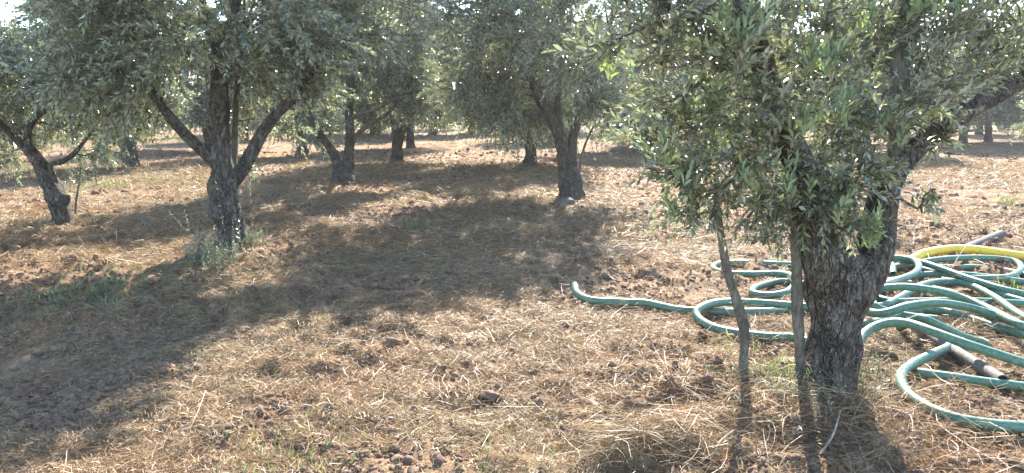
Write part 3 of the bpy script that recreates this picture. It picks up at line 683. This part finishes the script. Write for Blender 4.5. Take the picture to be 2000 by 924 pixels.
hxx = HEAP[0] + r.normal(0, .17, n); hyy = HEAP[1] - np.abs(r.normal(0, .13, n))
Vh3, Fh3 = ribbons(np.stack([hxx, hyy, height(hxx, hyy) + r.exponential(.025, n)], 1), r.uniform(0, 6.28, n), r.normal(0, .3, n), r.uniform(.06, .3, n), r.uniform(.0012, .003, n), np.stack([r.normal(0, .5, n), r.normal(.1, .25, n)], 1), r.uniform(-1.2, 1.2, n), 4)
n = 900
q_ = np.array([gp(px, py)[:2] for px, py in zip(r.uniform(1180, 2000, n), 500 + 330 * r.uniform(0, 1, n) ** 1.3)])
Vh4, Fh4 = ribbons(np.stack([q_[:, 0], q_[:, 1], height(q_[:, 0], q_[:, 1]) + r.uniform(.02, .11, n)], 1), r.uniform(0, 6.28, n), r.normal(0, .3, n), r.uniform(.08, .32, n), r.uniform(.0016, .0034, n), np.stack([r.normal(0, .4, n), r.normal(.12, .2, n)], 1), r.uniform(-1.2, 1.2, n), 3)
for nm, (V, F) in (('straw_litter', join([(Vn, Fn), (Vh2, Fh2), (Vh4, Fh4)])), ('straw_litter', (Vm, Fm)), ('straw_litter', (Vf, Ff))):
    o = obj(nm, mesh(nm, V, F, False, M_STRAW)); tag(o, kind='stuff')
for o, lb in zip([o for o in C.objects if o.name.startswith('straw_litter')], ('long pale cut straw strewn over the near ground', 'dry cut grass littering the middle ground', 'dry cut grass on the far ground between the trees')):
    tag(o, lb, 'straw')

VH, FH = join([(Vh, Fh), (Vh3, Fh3)])
tag(obj('grass_heap', mesh('grass_heap', VH - HEAP, FH, False, M_STRAW), loc=HEAP), 'low heap of matted dry grass at the bottom edge, dark on its near side', 'heap')
# short chaff: small mats of broken stems instanced over the ground
coll = bpy.data.collections.new('chaff_mats'); r = np.random.default_rng(15)
for k in range(6):
    n = 44; q = r.normal(0, .045, (n, 2))
    V, F = ribbons(np.stack([q[:, 0], q[:, 1], r.uniform(0, .012, n)], 1), r.uniform(0, 6.28, n), r.normal(0, .3, n), r.uniform(.008, .055, n), r.uniform(.0012, .003, n), np.stack([r.normal(0, .3, n), r.normal(0, .1, n)], 1), r.uniform(-1.2, 1.2, n), 1)
    coll.objects.link(bpy.data.objects.new('chaff_mat', mesh('chaff_mat', V, F, False, M_STRAW)))
pts = []
for (y0, y1, dens) in ((1.6, 6, 720), (6, 10, 300), (10, 20, 80)):
    x, y = scatter(r, y0, y1, dens, .8); k = r.uniform(0, 1, len(x)) < cover(x, y) * 1.2 + .12; pts.append(np.stack([x[k], y[k], height(x[k], y[k]) + .002], 1))
def gn_scatter(name, pts, size, coll, count, label, cat, seed, spin=False):
    r = np.random.default_rng(seed)
    me = bpy.data.meshes.new(name); me.vertices.add(len(pts)); me.vertices.foreach_set('co', pts.astype(np.float32).ravel())
    at_ = me.attributes.new('size', 'FLOAT', 'POINT'); at_.data.foreach_set('value', size.astype(np.float32))
    rt_ = me.attributes.new('turn', 'FLOAT_VECTOR', 'POINT'); e_ = .09
    gx = (height(pts[:, 0] + e_, pts[:, 1]) - height(pts[:, 0] - e_, pts[:, 1])) / (2 * e_); gy = (height(pts[:, 0], pts[:, 1] + e_) - height(pts[:, 0], pts[:, 1] - e_)) / (2 * e_)
    tv = np.stack([np.arctan(gy), -np.arctan(gx), 0 * gx], 1)
    if spin: tv = np.stack([r.normal(0, .4, len(pts)), r.normal(0, .4, len(pts)), r.uniform(0, 6.28, len(pts))], 1)
    rt_.data.foreach_set('vector', tv.astype(np.float32).ravel()); me.update()
    ch = obj(name, me); tag(ch, label, cat, kind='stuff')
    ng = bpy.data.node_groups.new('scatter_' + name, 'GeometryNodeTree')
    ng.interface.new_socket('Geometry', in_out='INPUT', socket_type='NodeSocketGeometry'); ng.interface.new_socket('Geometry', in_out='OUTPUT', socket_type='NodeSocketGeometry')
    gi = ng.nodes.new('NodeGroupInput'); g_o = ng.nodes.new('NodeGroupOutput'); ip = ng.nodes.new('GeometryNodeInstanceOnPoints'); ci = ng.nodes.new('GeometryNodeCollectionInfo')
    ci.inputs['Collection'].default_value = coll; ci.inputs['Separate Children'].default_value = True; ci.inputs['Reset Children'].default_value = True
    ip.inputs['Pick Instance'].default_value = True
    na = ng.nodes.new('GeometryNodeInputNamedAttribute'); na.data_type = 'FLOAT'; na.inputs['Name'].default_value = 'size'
    nb_ = ng.nodes.new('GeometryNodeInputNamedAttribute'); nb_.data_type = 'FLOAT_VECTOR'; nb_.inputs['Name'].default_value = 'turn'
    rv = ng.nodes.new('FunctionNodeRandomValue'); rv.data_type = 'INT'
    for i_ in rv.inputs:
        if i_.type == 'INT' and i_.name == 'Min': i_.default_value = 0
        if i_.type == 'INT' and i_.name == 'Max': i_.default_value = count - 1
    lk = ng.links.new
    lk(gi.outputs[0], ip.inputs['Points']); lk(ci.outputs[0], ip.inputs['Instance']); lk([o_ for o_ in rv.outputs if o_.type == 'INT'][0], ip.inputs['Instance Index'])
    lk(na.outputs[0], ip.inputs['Scale']); lk(nb_.outputs[0], ip.inputs['Rotation']); lk(ip.outputs[0], g_o.inputs[0])
    md = ch.modifiers.new('scatter', 'NODES'); md.node_group = ng
    return ch
pts = np.vstack(pts)
gn_scatter('chaff', pts, np.clip(pts[:, 1] / 6, 1, 2.6) * r.uniform(.8, 1.3, len(pts)), coll, 6, 'fine broken straw chaff matted over the tilled soil', 'chaff', 16)

# loose clods of soil
def clod_mesh(r, n_lat=4, n_lon=6):
    V = [];
    for i in range(n_lat):
        th = math.pi * (i + .02) / (n_lat - .96)
        for j in range(n_lon):
            ph = 2 * math.pi * j / n_lon + i * .4
            V.append((math.sin(th) * math.cos(ph), math.sin(th) * math.sin(ph), math.cos(th)))
    V = np.array(V); V = V * (0.5 + 1.0 * noise3(V * 1.9 + r.uniform(0, 50), int(r.integers(0, 999))))[:, None]
    return V, grid_faces(n_lat, n_lon)
M_CLOD, nt, out = new_mat('clod_soil')
tcn = N(nt, 'ShaderNodeTexCoord'); gg = N(nt, 'ShaderNodeNewGeometry'); nn_ = texc(nt, 40, 5, .7, tcn.outputs['Object'])
nn_.inputs['Scale'].default_value = 30; nt.links.new(gg.outputs['Position'], nn_.inputs['Vector'])
cr_ = ramp(nt, [(.25, (.07, .042, .028)), (.5, (.15, .09, .055)), (.8, (.25, .16, .10))], nn_.outputs[0])
pb = N(nt, 'ShaderNodeBsdfPrincipled'); nt.links.new(cr_.outputs[0], pb.inputs['Base Color']); pb.inputs['Roughness'].default_value = .95
bb = N(nt, 'ShaderNodeBump'); bb.inputs['Strength'].default_value = .8; bb.inputs['Distance'].default_value = .01; nt.links.new(nn_.outputs[0], bb.inputs['Height']); nt.links.new(bb.outputs[0], pb.inputs['Normal'])
nt.links.new(pb.outputs[0], out.inputs['Surface'])
r = np.random.default_rng(12); coll2 = bpy.data.collections.new('crumbs')
for k in range(10):
    Vc, Fc = clod_mesh(r, 6, 9)
    coll2.objects.link(bpy.data.objects.new('crumb', mesh('crumb', Vc * np.array([1.15, 1, .8]), Fc, False, M_CLOD)))
pts, szs = [], []
for (y0, y1, dens, mn) in ((1.6, 6, 1500, .0048), (6, 11, 460, .0064), (11, 24, 60, .010)):
    x, y = scatter(r, y0, y1, dens, .7)
    w = np.clip((1.15 - cover(x, y)) * 1.3 * noise2(x * 1.9, y * 1.9, 31) * 1.6 - .12, .05, 1); k = r.uniform(0, 1, len(x)) < w; x, y = x[k], y[k]
    sz = np.minimum(mn * r.uniform(.02, 1, len(x)) ** -.55, mn * 5.5)
    pts.append(np.stack([x, y, height(x, y) + sz * .15], 1)); szs.append(sz)
pts = np.vstack(pts); szs = np.concatenate(szs)
gn_scatter('soil_crumbs', pts, szs, coll2, 10, 'dark crumbs and lumps of tilled soil scattered through the straw', 'soil', 18, True)
for px, py, sz, lb in ((768, 706, .04, 'rounded dark earth clod lying alone in the sunlit foreground straw'), (955, 795, .045, 'dark earth clod in the lower middle foreground'), (1375, 680, .04, 'dark earth clod just below the looped hose')):
    g = on_ground(px, py); Vc, Fc = clod_mesh(np.random.default_rng(px), 12, 18)
    o = obj('earth_clod', mesh('earth_clod', Vc * np.array([1.3, 1, .75]) * sz, Fc, True, M_CLOD), loc=(g[0], g[1], g[2] + sz * .45)); tag(o, lb, 'clod')
# stone at the foot of the central tree, stone by the crooked tree
M_STONE = bark_material('pale_stone', (.10, .085, .07), (.17, .145, .12), (.25, .22, .18), 0.1, 0.0)
for px, py, sz, lb in ((1103, 402, .12, 'rounded grey stone at the foot of the central tree'), (112, 447, .06, 'pale flat stone at the foot of the crooked tree')):
    g = on_ground(px, py); Vc, Fc = clod_mesh(np.random.default_rng(px + 5), 14, 20)
    o = obj('stone', mesh('stone', Vc * np.array([1.2, .9, .6]) * sz, Fc, True, M_STONE), loc=(g[0], g[1] - .15, g[2] + sz * .3)); tag(o, lb, 'stone')

# weeds: green blades in patches
def blades(r, spots):
    xs_, ys_, ls_ = [], [], []
    for (x, y, rad, n, L) in spots:
        a = r.normal(0, rad, (n, 2)); xs_.append(x + a[:, 0]); ys_.append(y + a[:, 1]); ls_.append(r.uniform(.4, 1, n) * L)
    x, y, L = map(np.concatenate, (xs_, ys_, ls_)); n = len(x)
    z = height(x, y); el = r.uniform(.5, 1.5, n)
    return ribbons(np.stack([x, y, z + L * .45 * np.sin(el)], 1), r.uniform(0, 6.28, n), el, L, L * .06 + .002, np.stack([r.normal(0, .2, n), r.normal(0, .2, n)], 1), r.uniform(-1.5, 1.5, n), 2)
r = np.random.default_rng(6)
spots = [(*gp(px, py)[:2], rad, n, L) for px, py, rad, n, L in ((805, 448, .12, 160, .10), (212, 372, .25, 300, .16), (130, 598, .25, 420, .09), (180, 580, .3, 420, .09), (260, 560, .3, 300, .08), (490, 492, .06, 90, .12), (560, 900, .2, 260, .07),
         (1560, 770, .18, 380, .08), (1500, 760, .15, 220, .07), (1990, 575, .08, 60, .14), (1975, 560, .08, 40, .12), (1375, 508, .1, 40, .08), (700, 325, .5, 260, .14), (330, 358, .5, 260, .14), (1430, 700, .1, 60, .1), (1965, 405, .08, 60, .16), (1000, 900, .2, 120, .06), (650, 520, .4, 160, .06), (700, 560, .5, 160, .06))]
tag(obj('weeds', mesh('weeds', *blades(r, spots), False, M_WEED)), 'sparse low green weeds sprouting through the straw', 'weeds', kind='stuff')
spots = []
for k in range(330):
    y = r.uniform(27, 62); x = r.uniform(-.75 * y - 2, .75 * y + 2)
    if noise2(np.array([x * .12]), np.array([y * .12]), 41)[0] > .5 - (y - 40) * .01: spots.append((x, y, .8, 50, .2 + .004 * y))
tag(obj('meadow_grass', mesh('meadow_grass', *blades(r, spots), False, M_WEED)), 'tall bright green grass under the far trees', 'grass', kind='stuff')

# ------------------------------------------------------------------ hoses and pipes
def hose_material(name, base, light, ribs):
    m, nt, out = new_mat(name); L = nt.links.new
    tc = N(nt, 'ShaderNodeTexCoord'); n1 = texc(nt, 6, 4, .6, tc.outputs['Object']); n2 = texc(nt, 45, 4, .7, tc.outputs['Object'])
    c = ramp(nt, [(.3, base), (.7, light)], n1.outputs[0])
    d = ramp(nt, [(.44, (0, 0, 0)), (.7, (.6, .6, .6))], n2.outputs[0])
    col = mixc(nt, c.outputs[0], (.30, .25, .18), d.outputs[0])
    pb = N(nt, 'ShaderNodeBsdfPrincipled'); L(col, pb.inputs['Base Color']); pb.inputs['Roughness'].default_value = .5
    b = N(nt, 'ShaderNodeBump'); b.inputs['Strength'].default_value = .25; b.inputs['Distance'].default_value = .002; L(n2.outputs[0], b.inputs['Height']); L(b.outputs[0], pb.inputs['Normal'])
    L(pb.outputs[0], out.inputs['Surface']); return m
M_GREEN = hose_material('green_hose', (.03, .115, .07), (.06, .17, .108), 0)
M_YELLOW = hose_material('yellow_hose', (.75, .46, .012), (.85, .56, .02), 0)
M_GREY = hose_material('grey_pipe', (.075, .065, .058), (.12, .105, .095), 0)
M_DARK = hose_material('dark_pipe', (.035, .032, .035), (.06, .055, .055), 0)
M_PALE = hose_material('pale_pipe', (.17, .17, .16), (.27, .27, .25), 0)
for m_ in (M_GREY, M_DARK, M_PALE):
    for n_ in m_.node_tree.nodes:
        if n_.type == 'BSDF_PRINCIPLED': n_.inputs['Roughness'].default_value = .75; n_.inputs['Specular IOR Level'].default_value = .3
def hose_path(pts, rad, n):
    W = []
    for p in pts:
        lift = p[2] if len(p) > 2 else 0.0
        g = gp(p[0], p[1], rad + lift + .03)
        W.append((g[0], g[1], float(smooth_h(g[0:1], g[1:2])[0]) + rad + .036 + lift))
    return catmull(W, n)
def hose(label, pts, mat, rad=.029, name='hose', ribs=None, n=None, sides=26, bore=True):
    n = n or 30 * len(pts); P = hose_path(pts, rad, n)
    seg = np.linalg.norm(np.diff(P, axis=0), axis=1); s = np.concatenate([[0], np.cumsum(seg)])
    if ribs == 'rings':                                     # corrugated rings
        m = int(s[-1] / .005); P = np.stack([np.interp(np.linspace(0, s[-1], m), s, P[:, k]) for k in range(3)], 1)
        R = rad * (1 + .05 * np.sin(np.arange(m) * 2 * np.pi / 4)); V, F = tube(P, R, 18)
    elif ribs == 'lines':                                   # fine lengthwise ridges
        a = np.arange(sides); V, F = tube(P, np.full(n, rad), sides, np.tile(1 + .022 * np.where(a % 2, 1, -1), (n, 1)))
    else: V, F = tube(P, np.full(n, rad), sides)
    root = P[0].copy()
    o = obj(name, mesh(name, V - root, F, True, mat), loc=root); tag(o, label, 'pipe' if 'pipe' in name else 'hose', 'green hoses tangled on the ground' if mat is M_GREEN else None)
    S = 18 if ribs == 'rings' else sides
    T, U, W_ = frames(P)
    for e, sg in ((0, 1), (-1, -1)):                        # open ends: wall rim and a bore going in
        a = np.linspace(0, 2 * np.pi, S, endpoint=False); c = P[e]; t = T[e] * sg
        rings = []
        for dist, k in ((0.0, 1.0), (-.004, .98), (-.004, .86), (.12, .84), (.12, .01)):
            rings.append(c + t * dist + rad * k * (np.cos(a)[:, None] * U[e] + np.sin(a)[:, None] * W_[e]))
        obj('open_end', mesh('open_end', np.vstack(rings) - root, grid_faces(len(rings), S), False, mat), o)
    return o
hose('long green hose whose free end curls up in the straw left of the near tree',
     [(1122, 566, .04), (1128, 583, .01), (1154, 596), (1208, 599), (1262, 601), (1316, 613), (1360, 617), (1425, 618), (1490, 615), (1576, 608), (1650, 600, .02), (1716, 613, .09), (1770, 598, .15), (1825, 590, .16), (1879, 595, .13), (1933, 609, .09), (2000, 633, .05), (2090, 660)], M_GREEN, ribs='lines')
hose('green hose looping left of the near trunk and arching over the grey pipe',
     [(1640, 604, .04), (1576, 603, .04), (1511, 599, .04), (1435, 597, .05), (1392, 602, .06), (1365, 614, .05), (1360, 628, .02), (1376, 644), (1414, 660), (1490, 670), (1552, 671), (1620, 690), (1663, 694), (1676, 680, .02), (1686, 658, .06), (1708, 641, .09), (1740, 631, .12), (1775, 632, .14), (1820, 646, .14), (1880, 667, .12), (1940, 686, .09), (2010, 708, .05), (2100, 735)], M_GREEN, ribs='lines', n=460)
hose('green hose bent into a far loop at the left of the tangle, small inner curl',
     [(1640, 521, .02), (1565, 518), (1511, 516), (1446, 514), (1406, 517), (1392, 526), (1414, 536), (1468, 538), (1518, 536, .02), (1545, 541, .05), (1552, 555, .05), (1538, 573, .02), (1500, 581), (1472, 577), (1472, 568), (1497, 558), (1532, 552), (1600, 562), (1660, 575), (1700, 579), (1743, 589), (1803, 587), (1906, 584), (2000, 587), (2080, 590)], M_GREEN, ribs='lines', n=500)
hose('green hose arching high across the tangle beside the trunk',
     [(1655, 590), (1695, 571, .06), (1727, 563, .11), (1770, 560, .14), (1825, 566, .14), (1879, 579, .11), (1933, 601, .09), (1990, 630, .10), (2070, 660, .03)], M_GREEN, ribs='lines')
hose('green hose curled in a tight loop right beside the near trunk fork',
     [(1745, 535, .03), (1741, 517, .06), (1724, 506, .07), (1759, 505, .08), (1786, 509, .09), (1795, 520, .09), (1786, 533, .08), (1759, 545, .07), (1727, 556, .06), (1690, 568, .04), (1655, 580)], M_GREEN, ribs='lines', n=300)
hose('green hose lying in a wide flat loop at the back, under the yellow hose',
     [(1700, 530), (1760, 520, .02), (1814, 511, .04), (1850, 507, .05), (1895, 505, .05), (1945, 506, .04), (1982, 511, .03), (1995, 522, .02), (1986, 533, .02), (1960, 540, .02), (1900, 541, .01), (1850, 536), (1795, 525)], M_GREEN, ribs='lines', n=330)
hose('green hose running slantwise from the tight loop to the right edge',
     [(1740, 507, .04), (1795, 512, .08), (1836, 523, .08), (1882, 538, .07), (1927, 551, .06), (1973, 563, .05), (2050, 580, .02)], M_GREEN, ribs='lines')
hose('straight green hose at the back of the tangle', [(1690, 522), (1770, 521), (1850, 523), (1905, 523), (1959, 528), (2060, 548)], M_GREEN, ribs='lines')
hose('short green hose lying low under the arches, beside the trunk', [(1680, 552), (1740, 548, .01), (1800, 536, .02), (1860, 534, .03), (1930, 539, .02), (2000, 548), (2070, 555)], M_GREEN, ribs='lines')
hose('green hose buried in straw below the high arch', [(1660, 636), (1700, 632), (1736, 622), (1775, 609), (1830, 604), (1882, 615), (1914, 625), (1960, 640), (2030, 660)], M_GREEN, ribs='lines')
hose('small bent green hose poking up beside the front arch', [(1757, 640), (1777, 628, .08), (1797, 619, .14), (1814, 624, .14), (1848, 639, .09), (1885, 655, .03), (1930, 668)], M_GREEN, ribs='lines', rad=.026)
hose('frontmost green hose with a hairpin bend, sweeping along the bottom right corner',
     [(1880, 664, .03), (1860, 673, .02), (1815, 695, .01), (1782, 714), (1762, 733), (1759, 752), (1772, 776), (1802, 799), (1850, 820), (1910, 832), (2000, 838), (2100, 835)], M_GREEN, ribs='lines', n=330)
hose('short straight green hose lying inside the front loop behind the grey pipe', [(1793, 730, -.01), (1850, 736), (1918, 744), (1968, 749), (2060, 760)], M_GREEN, ribs='lines', rad=.026)
hose('green hose snaking low behind the high arch, half under the straw', [(1690, 600), (1730, 596), (1768, 575, .02), (1800, 556, .03), (1846, 548, .02), (1905, 556), (1960, 572, .01), (2060, 600)], M_GREEN, ribs='lines')
hose('green hose crossing steeply beside the trunk from the tight loop down to the arches', [(1712, 512), (1722, 530, .02), (1716, 552, .04), (1704, 574, .06), (1706, 594, .05), (1726, 606, .02), (1770, 616), (1830, 622)], M_GREEN, ribs='lines')
hose('green hose at the right edge leaving the tangle under the slanting one', [(1840, 545, .02), (1890, 552, .02), (1940, 574, .03), (1985, 606, .02), (2040, 640)], M_GREEN, ribs='lines')
hose('corrugated yellow hose arched over the back of the green tangle', [(1772, 514, .03), (1788, 505, .05), (1806, 497, .06), (1850, 490, .06), (1895, 489, .06), (1945, 494, .05), (2000, 501, .04), (2090, 512, .02)], M_YELLOW, rad=.042, ribs='rings')
hose('grey plastic pipe with its open dark end towards the viewer, under the front arch', [(1790, 640, -.01), (1850, 674), (1905, 708), (1958, 742)], M_GREY, rad=.037, name='pipe')
hose('dark pipe pointing away behind the yellow hose', [(1870, 495, .0), (1912, 478), (1956, 459, .02)], M_DARK, rad=.045, name='pipe')
hose('pale grey pipe lying across the middle of the tangle', [(1765, 550), (1836, 564), (1870, 571)], M_PALE, rad=.028, name='pipe')

# ------------------------------------------------------------------ small things
M_STICK = bark_material('bleached_stick', (.30, .25, .19), (.42, .36, .28), (.55, .48, .38), 0, 0)
for pts, lb in (([(1858, 532, .03), (1870, 508, .12), (1886, 486, .2)], 'thin pale stalk leaning on the yellow hose'),
                ([(1395, 905, .02), (1405, 880, .05), (1432, 858, .06)], 'bleached forked stick in the foreground straw near the suckers'),
                ([(1470, 838, .02), (1520, 800, .05), (1590, 778, .06)], 'pale dry stick leaning against the foot of the near sucker'),
                ([(1600, 905, .03), (1625, 868, .07), (1640, 820, .09)], 'curved pale stem standing in the straw before the near trunk'),
                ([(455, 522, .02), (420, 548, .03)], 'pale stick lying at the foot of the left middle tree')):
    P = []
    for p in pts:
        g = gp(p[0], p[1], p[2]); P.append((g[0], g[1], g[2] + float(smooth_h(g[0:1], g[1:2])[0]) + .02))
    P = catmull(P, 16); V, F = tube(P, np.linspace(.006, .0035, 16), 8); V, F = cap(V, F, 8)
    o = obj('dry_stick', mesh('dry_stick', V - P[0], F, True, M_STICK), loc=P[0]); tag(o, lb, 'stick')
# white butterfly
M_WING, nt, out = new_mat('white_wing')
pb = N(nt, 'ShaderNodeBsdfPrincipled'); nz = texc(nt, 120, 3, .5); rp = ramp(nt, [(.3, (.78, .78, .74)), (.7, (.86, .86, .82))], nz.outputs[0]); nt.links.new(rp.outputs[0], pb.inputs['Base Color']); pb.inputs['Roughness'].default_value = .7
tr = N(nt, 'ShaderNodeBsdfTranslucent'); tr.inputs['Color'].default_value = (.85, .85, .8, 1); mx = N(nt, 'ShaderNodeMixShader'); mx.inputs[0].default_value = .5
nt.links.new(pb.outputs[0], mx.inputs[1]); nt.links.new(tr.outputs[0], mx.inputs[2]); nt.links.new(mx.outputs[0], out.inputs['Surface'])
bp = at(890, 168, 3.4)
bt = thing('butterfly', 'small white butterfly in flight before the leaves near picture centre', 'butterfly', bp, rz=.5)
fore = [(0, .002), (.010, .016), (.019, .019), (.023, .014), (.020, .004), (.008, -.001)]; hind = [(0, -.001), (.009, .0), (.017, -.004), (.018, -.012), (.011, -.017), (.003, -.011)]
for sx, ang in ((1, 1.1), (-1, 1.25)):
    for w_ in (fore, hind):
        V = []
        for off in (0, .0004):
            for (a, b_) in w_: V.append((sx * a * math.cos(ang) + off, a * math.sin(ang), b_ * 1.0))
        k = len(w_); 
        me = bpy.data.meshes.new('wing'); F = [tuple(range(k)), tuple(range(2 * k - 1, k - 1, -1))] + [(i, (i + 1) % k, k + (i + 1) % k, k + i) for i in range(k)]
        me.from_pydata(V, [], F); me.materials.append(M_WING); obj('wing', me, bt)
P = catmull([(0, 0, -.011), (0, 0, 0), (0, 0, .011)], 9); V, F = tube(P, [.0006, .0014, .0018, .0018, .0022, .0022, .0018, .0016, .0006], 8)
obj('body', mesh('body', V, F, True, M_DARK), bt)

# ------------------------------------------------------------------ air
M_AIR, nt, out = new_mat('air'); vol = N(nt, 'ShaderNodeVolumePrincipled')
vol.inputs['Color'].default_value = (.92, .95, 1, 1); vol.inputs['Density'].default_value = HAZE; vol.inputs['Anisotropy'].default_value = .6
nt.links.new(vol.outputs[0], out.inputs['Volume'])
hb = np.array([(x, y, z) for z in (-1.2, 7.6) for y in (-210, 720) for x in (-510, 510)], float)
tag(obj('haze', mesh('haze', hb, np.array([[0, 2, 3, 1], [4, 5, 7, 6], [0, 1, 5, 4], [2, 6, 7, 3], [0, 4, 6, 2], [1, 3, 7, 5]]), False, M_AIR)), 'thin summer haze filling the air over the grove', 'haze', kind='stuff')
